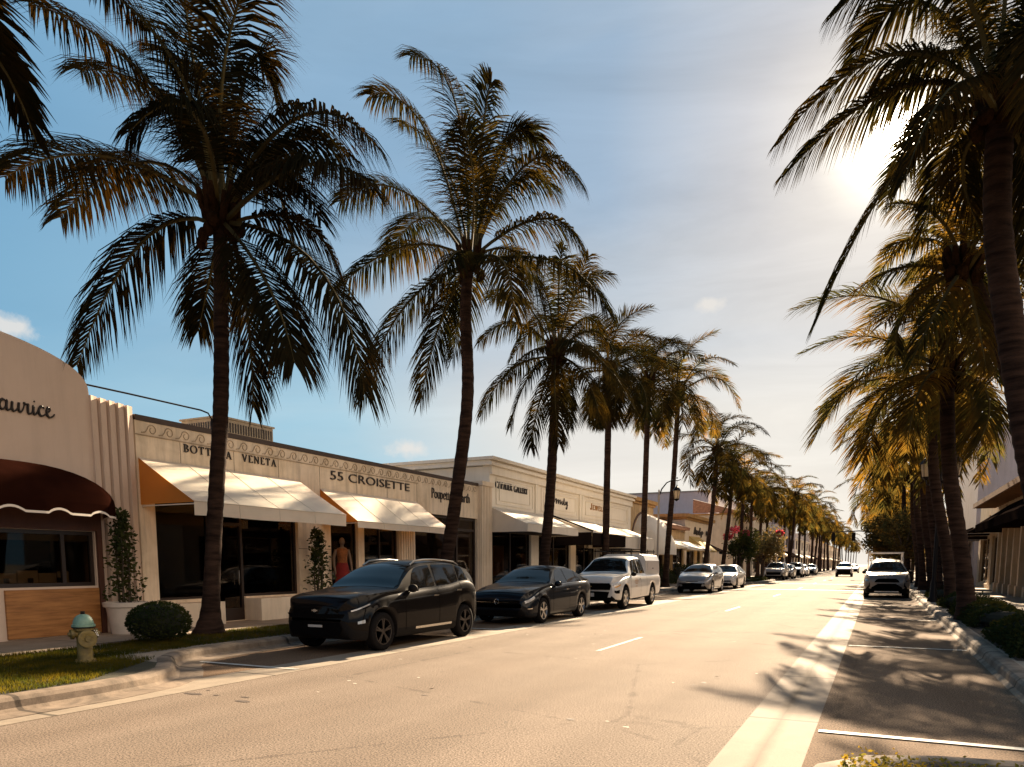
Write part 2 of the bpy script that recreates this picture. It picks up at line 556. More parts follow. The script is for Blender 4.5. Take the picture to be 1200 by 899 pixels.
# ------------------------------------------------------------------ ground, road, kerbs
FX = -13.7     # street face of the left-hand shops
RX = 5.5       # street face of the right-hand shops
M_road = asphalt('road_asphalt', (0.198, 0.156, 0.122), (0.172, 0.136, 0.106), (-2.0, -3.5, -5.0, -6.5))
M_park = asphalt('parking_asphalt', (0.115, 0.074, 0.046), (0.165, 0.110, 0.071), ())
M_strip = concrete('concrete_strip', (0.215, 0.17, 0.128), joint=3.0, gutter_x=-0.76, stain=0.18)
M_apron = concrete('concrete_apron', (0.27, 0.222, 0.168), joint=3.0, stain=0.25)
M_kerb = concrete('kerb_concrete', (0.244, 0.186, 0.136), joint=3.0, stain=0.72)
M_walk = concrete('sidewalk_concrete', (0.330, 0.264, 0.198), joint=1.5, stain=0.25)
M_line = mat('road_paint', (0.540, 0.510, 0.450), 0.7, var=0.35, vscale=9, speck=0.2)
M_soil = mat('soil', (0.07, 0.045, 0.028), 0.95, var=0.4, vscale=8, bump=0.5)
M_turf = mat('turf', (0.03, 0.028, 0.008), 0.9, var=0.5, vscale=6, bump=0.6)


def sheet(name, x0, x1, y0, y1, z, m, kind='structure'):
    b = MB(); b.add([(x0, y0, z), (x1, y0, z), (x1, y1, z), (x0, y1, z)], [(0, 1, 2, 3)])
    return struct(b.build(name, m), kind)


sheet('ground', -1500, 1500, -300, 2500, -0.04, mat('far_ground', (0.2, 0.17, 0.12), 0.95, var=0.3, vscale=0.05))
sheet('road', -7.25, -1.06, -40, 900, 0.0, M_road)
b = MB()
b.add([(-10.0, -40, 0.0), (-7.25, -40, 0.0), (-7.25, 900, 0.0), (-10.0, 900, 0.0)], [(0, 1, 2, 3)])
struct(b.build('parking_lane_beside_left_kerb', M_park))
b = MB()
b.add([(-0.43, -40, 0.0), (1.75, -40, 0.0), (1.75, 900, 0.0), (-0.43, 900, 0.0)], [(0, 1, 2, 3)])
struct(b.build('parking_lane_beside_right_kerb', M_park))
sheet('concrete_strip', -1.06, -0.43, -40, 900, 0.002, M_strip)
sheet('concrete_apron', -7.95, -7.25, -40, 900, 0.004, M_apron)

KL = [(-7.9, -30), (-7.9, 0), (-7.9, 5.4), (-8.0, 6.15), (-8.3, 6.7), (-8.75, 7.1), (-9.2, 7.45), (-9.55, 7.9), (-9.75, 8.5), (-9.85, 9.4), (-9.85, 20), (-9.85, 40), (-9.85, 55),
      (-9.6, 56.4), (-9.0, 57.3), (-8.4, 57.9), (-8.0, 58.9), (-7.9, 60), (-7.9, 68), (-8.1, 69.4), (-9.0, 70.4), (-9.7, 71.2), (-9.85, 73), (-9.85, 120), (-9.3, 122), (-8.2, 123), (-7.9, 125), (-7.9, 900)]
KR = [(-0.4, -30), (-0.4, 0), (-0.4, 4.8), (-0.3, 5.35), (0.0, 5.75), (0.45, 5.95), (1.05, 6.05), (1.4, 6.25), (1.6, 6.7), (1.6, 20), (1.6, 40), (1.6, 54),
      (1.4, 55.2), (0.7, 56), (-0.1, 56.8), (-0.4, 58), (-0.4, 66), (-0.1, 67.2), (0.9, 68.2), (1.5, 69), (1.6, 71), (1.6, 118), (0.9, 120), (-0.4, 122), (-0.4, 900)]


def dense(path, step=0.8, cut=130):
    out = []
    for a, b_ in zip(path, path[1:]):
        L = math.dist(a, b_)
        n = max(1, int(L / step)) if L < cut else 12
        for i in range(n): out.append((a[0] + (b_[0] - a[0]) * i / n, a[1] + (b_[1] - a[1]) * i / n))
    out.append(path[-1])
    return out


def offs(path, d):
    """offset towards +x side when travelling +y"""
    out = []
    for i, p in enumerate(path):
        a = Vector(path[max(i - 1, 0)]); c = Vector(path[min(i + 1, len(path) - 1)])
        t = (c - a).normalized()
        out.append((p[0] + t.y * d, p[1] - t.x * d))
    return out


def sweep(name, path, prof, m):
    path = dense(path)
    cols = [[(x, y, z) for x, y in offs(path, d)] for d, z in prof]
    b = MB(); n = len(path)
    vs = [v for c in cols for v in c]
    fs = []
    for j in range(len(cols) - 1):
        for i in range(n - 1):
            fs.append((j * n + i, j * n + i + 1, (j + 1) * n + i + 1, (j + 1) * n + i))
    rr = random.Random(5)
    vs = [(x, y, z + 0) for x, y, z in vs]
    b.add(vs, fs)
    return struct(recalc(b.build(name, m, smooth=24)))


def walkpoly(name, path, inner_x, z, m, d):
    p = offs(dense(path), d)
    b = MB(); n = len(p)
    vs = [(x, y, z) for x, y in p] + [(inner_x, y, z) for x, y in p]
    fs = [(i, i + 1, n + i + 1, n + i) for i in range(n - 1)]
    b.add(vs, fs)
    o = b.build(name, m)
    recalc(o)
    return struct(o)


prof = [(-0.19, 0.10), (-0.19, 0.150), (-0.17, 0.156), (-0.05, 0.156), (0.0, 0.146), (0.035, 0.11), (0.055, 0.04), (0.10, 0.012), (0.40, 0.009), (0.40, -0.03)]
sweep('kerb', KL, prof, M_kerb)
sweep('kerb', KR, [(-min(d, 0.12), z if d < 0.3 else (-0.01 if z > 0 else -0.03)) for d, z in prof], M_kerb)
walkpoly('pavement', KL, FX - 2.0, 0.146, M_walk, -0.12)
walkpoly('pavement', KR, RX + 2.0, 0.146, M_walk, 0.12)
# turf / soil beds set into the pavement
b = MB()
b.add([(x, y, 0.151) for x, y in offs(dense(KL[:6]), -0.185)] + [(-11.35, 7.2, 0.151), (-11.55, 6.0, 0.151), (-11.6, -30, 0.151)], [tuple(range(len(dense(KL[:6])) + 3))])
struct(b.build('lawn_soil', M_turf))
sheet('bed_soil', -11.9, -10.15, 8.1, 13.2, 0.152, M_soil)
sheet('bed_soil', 1.83, 3.0, 12.4, 24.0, 0.152, M_soil)
b = MB()
pp = offs(dense(KR[:8]), 0.185)
b.add([(x, y, 0.151) for x, y in pp] + [(2.2, 6.2, 0.151), (2.2, -30, 0.151)], [tuple(range(len(pp) + 2))])
struct(b.build('bed_soil', M_soil))
for y0, y1 in [(17.6, 20.6), (24.6, 27.4), (32, 34.6), (38.4, 41), (43, 45.5)]:
    sheet('bed_soil', -12.0, -10.15, y0, y1, 0.152, M_soil)
for y0, y1 in [(26, 28.5), (32.5, 35.5), (39, 42)]:
    sheet('bed_soil', 1.83, 2.9, y0, y1, 0.152, M_soil)

# painted lines
b = MB()
def line(x0, y0, x1, y1, wd, z=0.010):
    d = (Vector((x1, y1, 0)) - Vector((x0, y0, 0))); nrm = Vector((-d.y, d.x, 0)).normalized() * wd / 2
    a = Vector((x0, y0, z)); c = Vector((x1, y1, z))
    b.add([a - nrm, c - nrm, c + nrm, a + nrm], [(0, 1, 2, 3)])
for y in (7.1, 14.95, 22.55, 30.2, 36.0, 44.5, 52.2): line(-0.40, y, 1.47, y, 0.10)
struct(b.build('stall_line_paint', M_line))
b = MB()
for y in (8.05, 15.1, 22.3, 29.8, 37.6, 45.0, 52.3): line(-9.45, y, -7.35, y, 0.10)
struct(b.build('stall_line_paint', M_line))
b = MB()
for k in range(14): line(-4.28, 12.1 + 12.2 * k, -4.28, 14.8 + 12.2 * k, 0.09, 0.004)
struct(b.build('lane_line_paint', mat('worn_road_paint', (0.25, 0.215, 0.165), 0.7, var=0.5, vscale=12, speck=0.3)))
b = MB()
line(-7.2, 46.5, -1.1, 46.5, 0.35, 0.004)
line(-7.2, 60.5, -1.1, 60.5, 0.35, 0.004)
struct(b.build('crossing_line_paint', MAT['worn_road_paint']))


# irregular flat marks on the road: oil and tar spots
def splat(b, cx, cy, rx, ry, z, rr, n=14):
    vs = [(cx, cy, z)] + [(cx + rx * rr.uniform(0.6, 1.1) * math.cos(2 * PI * k / n), cy + ry * rr.uniform(0.6, 1.1) * math.sin(2 * PI * k / n), z) for k in range(n)]
    b.add(vs, [(0, 1 + k, 1 + (k + 1) % n) for k in range(n)])


rr = random.Random(3)
b = MB()
for cx, cy, rx, ry in [(-7.05, 6.0, .16, .06), (-6.75, 6.05, .05, .02), (-6.2, 5.9, .12, .05), (-6.35, 6.1, .08, .02), (-7.1, 6.25, .04, .02), (-4.6, 7.1, .05, .02), (-2.6, 6.6, .05, .03), (-3.1, 6.2, .02, .02), (-1.9, 9.4, .04, .03), (-5.4, 8.8, .03, .02), (-3.4, 9.6, .04, .015)]:
    splat(b, cx, cy, rx, ry, 0.004, rr)
for k in range(26):
    splat(b, rr.uniform(-7, -1.3), rr.uniform(5.5, 26), rr.uniform(.012, .03), rr.uniform(.012, .03), 0.004, rr, 7)
struct(b.build('road_tar_spots', mat('tar', (0.06, 0.04, 0.028), 0.7)))
b = MB()
for k in range(30):
    splat(b, rr.uniform(-7, -1.3), rr.uniform(5.5, 26), rr.uniform(.015, .045), rr.uniform(.012, .03), 0.004, rr, 7)
struct(b.build('road_gum_spots', mat('gum', (0.5, 0.44, 0.36), 0.8)))

# ------------------------------------------------------------------ foliage helpers


def leafcloud(b, rr, n, inside, size, flat=0.5, outward=None):
    """n small leaves; inside(rr) gives a point"""
    for _ in range(n):
        p = Vector(inside(rr))
        d = Vector((rr.gauss(0, 1), rr.gauss(0, 1), rr.gauss(0, 1) * flat + 0.25)).normalized()
        if outward is not None: d = (d + (p - Vector(outward)).normalized() * 0.9).normalized()
        e = d.cross(Vector((rr.gauss(0, 1), rr.gauss(0, 1), rr.gauss(0, 1)))).normalized()
        s = size * rr.uniform(0.6, 1.3)
        q = p + d * s
        b.add([p, p + d * s * 0.45 + e * s * 0.28, q, p + d * s * 0.45 - e * s * 0.28], [(0, 1, 2, 3)])


M_hedge = leafmat('hedge_leaf', (0.018, 0.030, 0.012), (0.035, 0.04, 0.014), (0.10, 0.10, 0.02), 0.18, 2.0)
M_bushl = leafmat('shrub_leaf', (0.025, 0.04, 0.016), (0.05, 0.055, 0.02), (0.14, 0.14, 0.03), 0.22, 2.0)
M_grass = leafmat('grass_blade', (0.032, 0.032, 0.006), (0.06, 0.048, 0.009), (0.23, 0.21, 0.02), 0.36, 2.5)
M_cover = leafmat('ground_cover_leaf', (0.09, 0.09, 0.025), (0.30, 0.22, 0.03), (0.6, 0.45, 0.05), 0.35, 5.0)
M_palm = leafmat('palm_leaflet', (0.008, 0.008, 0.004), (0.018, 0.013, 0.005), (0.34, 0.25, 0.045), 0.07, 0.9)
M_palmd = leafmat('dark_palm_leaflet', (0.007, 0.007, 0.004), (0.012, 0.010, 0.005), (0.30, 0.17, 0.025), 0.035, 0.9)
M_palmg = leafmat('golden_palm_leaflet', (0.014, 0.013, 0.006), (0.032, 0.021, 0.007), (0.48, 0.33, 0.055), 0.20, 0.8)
M_bark = mat('palm_bark', (0.052, 0.030, 0.021), 0.95, var=0.5, vscale=2.6, bump=0.8, bscale=14, col2=(0.014, 0.008, 0.006), stretch=(0.7, 0.7, 5.0), spec=0.1)
M_fibre = mat('palm_fibre', (0.035, 0.018, 0.009), 0.95, spec=0.0, var=0.5, vscale=8, bump=0.5)
M_rach = mat('frond_stalk', (0.07, 0.055, 0.02), 0.85, var=0.3, spec=0.1)
M_wood = mat('twig', (0.07, 0.05, 0.035), 0.9, var=0.3)
M_pinkf = leafmat('pink_bract', (0.45, 0.05, 0.10), (0.55, 0.12, 0.10), (0.85, 0.12, 0.16), 0.4, 4.0)


def frond(b, rr, p0, pm, p1, lmax, n, segs=2, wind=(0, 0, 0), mats=(0, 1), droop=0.55, wd=0.05, bare=0.14):
    p0, pm, p1 = Vector(p0), Vector(pm), Vector(p1)
    cpt = 2 * pm - 0.5 * (p0 + p1)
    def P(t): return p0 * (1 - t) ** 2 + 2 * cpt * t * (1 - t) + p1 * t * t
    def D(t): return (2 * (cpt - p0) * (1 - t) + 2 * (p1 - cpt) * t).normalized()
    k = 9
    b.tube([P(i / k) for i in range(k + 1)], [0.042 * (1 - i / k) ** 0.8 + 0.006 for i in range(k + 1)], 4, mats[1])
    wv = Vector(wind)
    up = Vector((0, 0, 1))
    for i in range(n):
        t = bare + (1 - bare) * (i + rr.random() * 0.7) / n
        t = min(t, 0.995)
        p = P(t); d = D(t)
        side = d.cross(up)
        if side.length < 0.15: side = d.cross(Vector((0, 1, 0)))
        side.normalize()
        nr = side.cross(d)
        q = (t - bare) / (1 - bare)
        ln = lmax * (0.45 + 0.62 * math.sin(PI * min(1, q * 0.86 + 0.10))) * rr.uniform(0.82, 1.1)
        if q > 0.9: ln *= 0.8
        a = R(18 + 36 * q + rr.uniform(-7, 7))
        for sg in (-1, 1):
            if rr.random() < 0.03: continue
            l2 = ln * rr.uniform(0.9, 1.08)
            v = side * sg * math.cos(a) + d * math.sin(a) + nr * rr.uniform(0.02, 0.34) + wv * 0.6
            v.normalize()
            wv2 = (d - v * d.dot(v)).normalized() * wd * 0.5
            cur = p.copy(); pts = [(cur - wv2 * 0.5, cur + wv2 * 0.5)]
            for s in range(segs):
                g = droop * (s + 0.35) / segs * rr.uniform(0.8, 1.2)
                vv = (v - up * g * 1.7 + wv * (s / segs)).normalized()
                cur = cur + vv * l2 / segs
                f = 1.0 if s == 0 and segs > 1 else 0.62
                if s == segs - 1: pts.append((cur,))
                else: pts.append((cur - wv2 * f, cur + wv2 * f))
            vs = [x for pr in pts for x in pr]
            fs = []
            for s in range(segs - 1): fs.append((2 * s, 2 * s + 1, 2 * s + 3, 2 * s + 2))
            fs.append((2 * (segs - 1), 2 * (segs - 1) + 1, 2 * segs))
            b.add(vs, fs, mats[0])


def rand_crown(b, rr, top, nf=22, L=3.3, n=46, segs=2, lmax=0.72, wind=(0, 0, 0), lo=-42, skip=None, wd=0.055):
    top = Vector(top)
    for i in range(nf):
        q = (i + 0.5) / nf
        az = i * 2.39996 + rr.uniform(-0.25, 0.25)
        el = R(82 - (82 - lo) * q ** 0.85 + rr.uniform(-8, 8))
        l = L * (0.72 + 0.33 * math.sin(PI * min(1, q * 0.8 + 0.2))) * rr.uniform(0.88, 1.08)
        h = Vector((math.cos(az), math.sin(az), 0))
        b0 = top + h * 0.12 + Vector((0, 0, -0.35 * q))
        pm = b0 + (h * math.cos(el) + Vector((0, 0, math.sin(el)))) * l * 0.52 + Vector(wind) * 0.2 * l
        el2 = el - R(rr.uniform(48, 78))
        p1 = pm + (h * math.cos(el2) * (1 if el2 > R(-85) else 0.3) + Vector((0, 0, math.sin(el2)))) * l * 0.50 + Vector(wind) * 0.45 * l
        frond(b, rr, b0, pm, p1, lmax, n, segs, wind, droop=0.35 + 0.5 * q, wd=wd)


def crown_heart(b, rr, top):
    """petiole bases, fibre and nuts where the fronds meet the trunk"""
    top = Vector(top)
    for i in range(16):
        az = i * 2.4; h = Vector((math.cos(az), math.sin(az), 0))
        a = top + h * 0.16 + Vector((0, 0, -0.62 + 0.03 * i)); c = top + h * rr.uniform(0.30, 0.42) + Vector((0, 0, -0.1 + 0.025 * i))
        b.tube([a, (a + c) / 2 + h * 0.05, c], [0.085, 0.065, 0.04], 5, 2)
    for i in range(7):
        az = rr.uniform(0, 6.28); r = rr.uniform(0.26, 0.36)
        b.ball(top + Vector((math.cos(az) * r, math.sin(az) * r, rr.uniform(-0.75, -0.4))), 0.10, 0.10, 0.13, 8, 6, 2)


def trunk_mb(pts, r0=0.2, r1=0.155, flare=0.36, rings=70):
    """pts: control points base to top"""
    b = MB()
    pts = [Vector(p) for p in pts]
    rr = random.Random(int(abs(pts[0].y) * 10))
    def cat(t):
        n = len(pts) - 1; u = t * n; i = min(int(u), n - 1); f = u - i
        p0 = pts[max(i - 1, 0)]; p1 = pts[i]; p2 = pts[i + 1]; p3 = pts[min(i + 2, n)]
        return 0.5 * ((2 * p1) + (-p0 + p2) * f + (2 * p0 - 5 * p1 + 4 * p2 - p3) * f * f + (-p0 + 3 * p1 - 3 * p2 + p3) * f ** 3)
    P = []; Rr = []
    for i in range(rings + 1):
        t = i / rings
        p = cat(t)
        h = (p - pts[0]).length
        r = r0 + (r1 - r0) * t + (flare - r0) * math.exp(-h / 0.28)
        if i % 2: r *= 1.06
        P.append(p); Rr.append(r * rr.uniform(0.985, 1.015))
    b.tube(P, Rr, 12)
    return b


def palm(label, pts, crown, group, r0=0.2, r1=0.155, flare=0.36, golden=False, rings=70, dark=False):
    base = pts[0]
    t = thing('palm_tree', label, 'palm tree', base, group=group)
    tb = trunk_mb(pts, r0, r1, flare, rings)
    tb.build('trunk', M_bark, t, smooth=60)
    b = MB()
    crown(b)
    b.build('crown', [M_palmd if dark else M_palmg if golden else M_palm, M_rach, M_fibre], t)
    return t

# ------------------------------------------------------------------ palms
# fronds of the nearest palms: middle and tip of each stalk, in metres
F_P1 = [
    ((-13.36, 9.90, 9.07), (-15.88, 9.60, 9.10)),
    ((-13.70, 11.00, 9.53), (-16.64, 11.20, 9.12)),
    ((-12.32, 9.80, 7.30), (-13.90, 9.50, 5.24)),
    ((-10.72, 10.70, 6.37), (-10.83, 10.90, 4.46)),
    ((-9.16, 9.60, 6.07), (-8.26, 9.20, 4.60)),
    ((-8.60, 10.20, 6.41), (-7.62, 10.10, 4.24)),
    ((-9.84, 11.20, 7.77), (-9.26, 11.60, 6.85)),
    ((-8.58, 9.80, 7.78), (-7.04, 9.50, 7.09)),
    ((-10.17, 11.40, 9.30), (-9.00, 11.90, 8.89)),
    ((-8.85, 10.10, 8.72), (-7.33, 10.10, 7.98)),
    ((-11.00, 11.30, 10.78), (-10.73, 11.70, 10.44)),
    ((-10.73, 10.40, 10.14), (-9.66, 10.20, 11.36)),
    ((-11.92, 10.80, 10.97), (-12.24, 10.90, 12.88)),
    ((-12.10, 9.90, 10.09), (-14.49, 9.40, 11.73)),
    ((-13.24, 11.20, 10.71), (-16.41, 11.70, 12.36)),
    ((-11.00, 9.60, 9.84), (-12.45, 9.10, 11.28)),
    ((-12.55, 11.60, 7.42), (-13.44, 12.00, 6.50)),
    ((-9.77, 8.80, 8.39), (-10.20, 8.00, 7.80)),
    ((-11.77, 12.20, 10.05), (-11.60, 12.80, 8.66)),
    ((-12.93, 12.00, 11.13), (-14.82, 12.60, 12.81)),
]
F_P2 = [
    ((-11.87, 18.70, 13.52), (-13.52, 18.50, 14.67)),
    ((-11.26, 19.40, 14.34), (-13.01, 19.80, 16.27)),
    ((-10.21, 19.00, 13.03), (-9.92, 19.00, 14.31)),
    ((-10.05, 19.60, 12.80), (-9.30, 20.00, 13.47)),
    ((-8.67, 18.70, 11.90), (-7.17, 18.60, 11.00)),
    ((-9.90, 20.20, 12.29), (-8.70, 20.80, 12.06)),
    ((-8.47, 19.20, 10.68), (-7.35, 19.30, 9.65)),
    ((-7.80, 18.40, 9.20), (-6.25, 18.10, 7.66)),
    ((-12.73, 18.70, 12.08), (-14.77, 18.60, 12.13)),
    ((-13.11, 19.30, 10.80), (-15.73, 19.40, 9.96)),
    ((-12.61, 18.60, 8.78), (-14.05, 18.50, 6.38)),
    ((-12.05, 19.70, 8.59), (-12.91, 19.90, 6.44)),
    ((-8.96, 17.70, 9.18), (-8.38, 17.20, 7.56)),
    ((-12.15, 20.20, 13.36), (-14.25, 21.00, 15.37)),
    ((-13.03, 20.60, 12.13), (-15.05, 21.40, 11.63)),
    ((-11.68, 20.60, 10.03), (-12.45, 21.10, 7.99)),
    ((-9.77, 20.50, 10.41), (-9.16, 21.00, 8.56)),
    ((-9.66, 17.50, 11.17), (-9.61, 16.80, 12.22)),
    ((-10.09, 20.60, 13.77), (-9.32, 21.30, 13.23)),
    ((-10.30, 17.50, 9.44), (-10.79, 17.00, 7.88)),
]
F_P3 = [
    ((-12.49, 25.70, 10.37), (-13.94, 25.60, 9.80)),
    ((-12.94, 26.20, 8.80), (-14.26, 26.30, 7.25)),
    ((-11.90, 26.50, 7.34), (-12.23, 26.60, 5.95)),
    ((-9.37, 25.80, 8.90), (-7.83, 25.70, 6.83)),
    ((-9.52, 25.20, 8.05), (-8.83, 24.90, 6.44)),
    ((-11.44, 26.20, 11.36), (-12.51, 26.40, 12.35)),
    ((-10.32, 26.60, 11.52), (-9.09, 26.80, 11.86)),
    ((-10.13, 27.20, 10.65), (-9.51, 27.60, 9.20)),
    ((-12.86, 27.00, 11.67), (-14.37, 27.40, 12.01)),
    ((-10.85, 26.00, 11.65), (-10.69, 26.00, 12.79)),
    ((-9.95, 25.00, 10.62), (-9.15, 24.50, 11.71)),
    ((-11.17, 24.50, 8.94), (-12.09, 24.00, 7.92)),
    ((-11.31, 27.60, 8.77), (-11.17, 28.00, 6.89)),
    ((-12.13, 27.80, 11.16), (-13.96, 28.50, 9.93)),
    ((-11.47, 24.80, 8.17), (-12.07, 24.50, 6.40)),
    ((-9.58, 24.50, 9.03), (-7.96, 23.80, 7.58)),
    ((-10.56, 25.00, 7.54), (-10.30, 24.80, 5.72)),
]
F_RP1 = [
    ((-0.24, 13.30, 9.09), (-1.76, 13.20, 8.13)),
    ((-0.17, 14.00, 8.95), (-1.79, 14.20, 8.09)),
    ((0.09, 13.00, 7.43), (-1.04, 12.70, 5.16)),
    ((0.16, 14.30, 10.32), (-0.84, 14.70, 9.89)),
    ((0.35, 12.80, 9.79), (-1.01, 12.50, 9.33)),
    ((1.84, 13.70, 8.84), (2.50, 13.80, 7.54)),
    ((1.74, 13.00, 7.45), (1.95, 12.80, 5.34)),
    ((1.77, 14.30, 7.47), (1.95, 14.50, 6.02)),
    ((1.21, 13.50, 10.30), (0.83, 13.50, 11.53)),
    ((0.90, 14.40, 7.83), (1.24, 14.70, 6.86)),
    ((1.94, 14.00, 9.73), (2.80, 14.10, 8.97)),
    ((0.81, 14.90, 8.47), (0.35, 15.30, 6.97)),
    ((1.05, 14.80, 10.13), (0.28, 15.30, 11.71)),
    ((1.72, 15.00, 8.17), (1.70, 15.50, 6.80)),
    ((0.62, 15.10, 9.93), (-0.52, 15.70, 9.74)),
    ((0.61, 12.00, 7.75), (0.07, 11.30, 6.40)),
    ((1.36, 12.30, 8.43), (1.76, 11.70, 8.80)),
]
F_RPM = [
    ((0.22, 17.10, 7.29), (-0.73, 17.00, 6.90)),
    ((0.60, 18.00, 8.06), (-0.22, 18.30, 8.12)),
    ((1.45, 16.80, 6.03), (1.62, 16.60, 5.12)),
    ((1.13, 17.70, 6.33), (0.98, 17.80, 5.43)),
    ((0.69, 18.30, 7.32), (0.12, 18.80, 6.51)),
    ((1.95, 17.80, 7.59), (2.71, 18.00, 6.90)),
    ((2.16, 17.00, 6.82), (2.76, 17.00, 5.53)),
    ((1.46, 17.70, 8.58), (2.01, 17.90, 9.01)),
    ((0.99, 16.90, 8.19), (0.46, 16.70, 8.67)),
    ((0.62, 16.40, 7.91), (-0.16, 16.00, 8.06)),
    ((1.27, 18.20, 8.99), (1.15, 18.50, 10.12)),
    ((1.85, 18.30, 6.81), (2.17, 18.50, 5.49)),
    ((0.77, 16.10, 6.15), (0.34, 15.70, 5.06)),
    ((1.74, 16.10, 7.44), (2.20, 15.50, 7.25)),
    ((1.01, 19.10, 8.23), (0.24, 19.90, 7.91)),
]


GL = 'palms along the left-hand kerb'
GR = 'palms along the right-hand kerb'


def hero_crown(top, F, lmax, n, segs, wind, seed, extra=6, wd=0.06):
    def fn(b):
        rr = random.Random(seed)
        t = Vector(top)
        for pm, p1 in F:
            pm = Vector(pm); p1 = Vector(p1)
            h = (pm - t); h.z = 0
            h = h.normalized() if h.length > 0.05 else Vector((0, 1, 0))
            b0 = t + h * 0.12 + Vector((0, 0, -0.15 if pm.z > t.z else -0.4))
            L = (pm - b0).length + (p1 - pm).length
            frond(b, rr, b0, pm, p1, lmax * min(1.1, 0.45 + L / 7.5), int(n * min(1.15, 0.35 + L / 6.5)), segs, wind, droop=1.35 if p1.z < t.z + 1 else 0.85, wd=wd)
        rand_crown(b, rr, top, nf=extra, L=2.6, n=int(n * 0.6), segs=segs, lmax=lmax * 0.7, wind=wind, wd=wd)
        crown_heart(b, rr, top)
    return fn


palm('tall dark palm on the lawn edge crossing the pale awning', [(-11.6, 10.3, 0.12), (-11.45, 10.4, 2.2), (-11.15, 10.4, 4.4), (-11.02, 10.4, 6.3), (-10.95, 10.4, 7.9)],
     hero_crown((-10.95, 10.4, 8.0), F_P1, 1.32, 150, 3, (0, 0, 0), 1, extra=1, wd=0.036), GL, 0.15, 0.12, 0.34, dark=True)
palm('palm leaning right in front of the grey fluted pilaster, its base behind the black crossover', [(-11.65, 18.9, 0.1), (-11.5, 19, 1.4), (-11.1, 19, 3.6), (-10.72, 19, 6.2), (-10.76, 19, 8.6), (-10.62, 19, 10.1)],
     hero_crown((-10.6, 19, 10.15), F_P2, 1.25, 136, 3, (0, 0, 0), 2, extra=0, wd=0.038), GL, 0.21, 0.15, 0.42)
palm('palm crossing the front of the white gallery, behind the dark sedan', [(-11.5, 26, 0.1), (-11.4, 26, 1.4), (-11.15, 26, 4), (-11.0, 26, 7), (-10.95, 26, 9.4)],
     hero_crown((-10.95, 26, 9.45), F_P3, 1.2, 112, 3, (0, 0, 0), 3, extra=1, wd=0.04), GL, 0.21, 0.15, 0.40)
palm('palm with only a hanging frond in the upper left corner', [(-11.4, 4.6, 0.1), (-11.3, 4.6, 3), (-11.5, 4.6, 6), (-11.3, 4.6, 8.5)],
     lambda b: (rand_crown(b, random.Random(5), (-11.3, 4.6, 8.6), nf=20, L=3.0, n=64, segs=3, lmax=0.9, lo=-30, wd=0.06),
                frond(b, random.Random(6), (-11.2, 4.8, 8.5), (-11.1, 6.2, 9.1), (-11.2, 7.15, 7.7), 0.85, 80, 3, wd=0.06)), GL, 0.2, 0.16, 0.38, dark=True)
palm('leaning palm at the right edge with the low sun behind its fronds', [(2.75, 13.2, 0.1), (2.5, 13.5, 1.3), (2.1, 13.5, 2.6), (1.75, 13.5, 4.2), (1.35, 13.5, 6.4), (1.28, 13.5, 8.3)],
     hero_crown((1.28, 13.5, 8.35), F_RP1, 1.0, 150, 3, (-0.16, 0, 0), 4, extra=4, wd=0.034), GR, 0.22, 0.17, 0.36)
palm('second palm of the right-hand row, its trunk hidden by the trunk at the photo edge', [(3.3, 17.2, 0.1), (2.95, 17.3, 1.9), (2.5, 17.3, 3.6), (2.05, 17.3, 5.2), (1.5, 17.3, 6.6), (1.2, 17.3, 7.4)],
     hero_crown((1.2, 17.3, 7.45), F_RPM, 0.9, 112, 3, (-0.12, 0, 0), 5, extra=5, wd=0.036), GR, 0.15, 0.13, 0.3, golden=True)


def rpalm(label, x, y, h, lean, seed, group, golden=False, nf=26, L=3.3, n=44, segs=2, wind=(0, 0, 0), r=0.2, wd=0.08, lmax=1.1):
    top = (x + lean, y + 0.1, h)
    pts = [(x, y, 0.1), (x + lean * 0.25, y, h * 0.25), (x + lean * 0.75, y, h * 0.6), top]
    def fn(b):
        rr = random.Random(seed)
        rand_crown(b, rr, (top[0], top[1], h + 0.1), nf=nf, L=L, n=n, segs=segs, lmax=lmax, wind=wind, wd=wd, lo=-34 - (seed * 7) % 30)
        crown_heart(b, rr, (top[0], top[1], h + 0.1))
    return palm(label, pts, fn, group, r, r * 0.78, r * 1.9, golden, rings=44)


ORD = {4: 'fourth', 5: 'fifth', 6: 'sixth', 7: 'seventh', 8: 'eighth', 9: 'ninth', 10: 'tenth', 11: 'eleventh', 12: 'twelfth'}
rpalm('palm behind the white pickup hood, in front of the small gold lettered sign', -11.45, 33.3, 10.4, 0.05, 21, GL, nf=20, L=3.5, n=96, wd=0.036, segs=3, r=0.17)
rpalm('palm beside the left lamp post, in front of the white domed canopy', -11.45, 39.5, 11.2, 0.1, 22, GL, nf=19, L=3.9, n=92, wd=0.038, segs=3, r=0.17)
rpalm('palm just past the hanging lantern, right of the white domed canopy', -11.35, 44.0, 11.4, 0.5, 23, GL, golden=True, nf=18, L=4.0, n=88, wd=0.04, segs=3, r=0.17)
rpalm('leftmost of the three slim palms in front of the cream corner house', -11.5, 55.8, 9.8, 0.7, 24, GL, nf=18, L=4.1, n=60, wd=0.055, r=0.17)
rpalm('middle of the three slim palms in front of the cream corner house', -11.3, 61.8, 9.3, 0.6, 25, GL, nf=17, L=3.7, n=54, wd=0.06, r=0.17)
rpalm('rightmost of the three slim palms in front of the cream corner house', -11.3, 69.5, 9.2, 0.3, 26, GL, golden=True, nf=17, L=3.8, n=54, wd=0.06, r=0.17)
rpalm('stout palm rising out of the dark hedge bed, third in the right-hand row', 2.05, 21.0, 6.3, -0.8, 31, GR, golden=True, nf=19, L=3.4, n=92, wind=(-0.16, 0, 0), r=0.19, wd=0.036, segs=3)
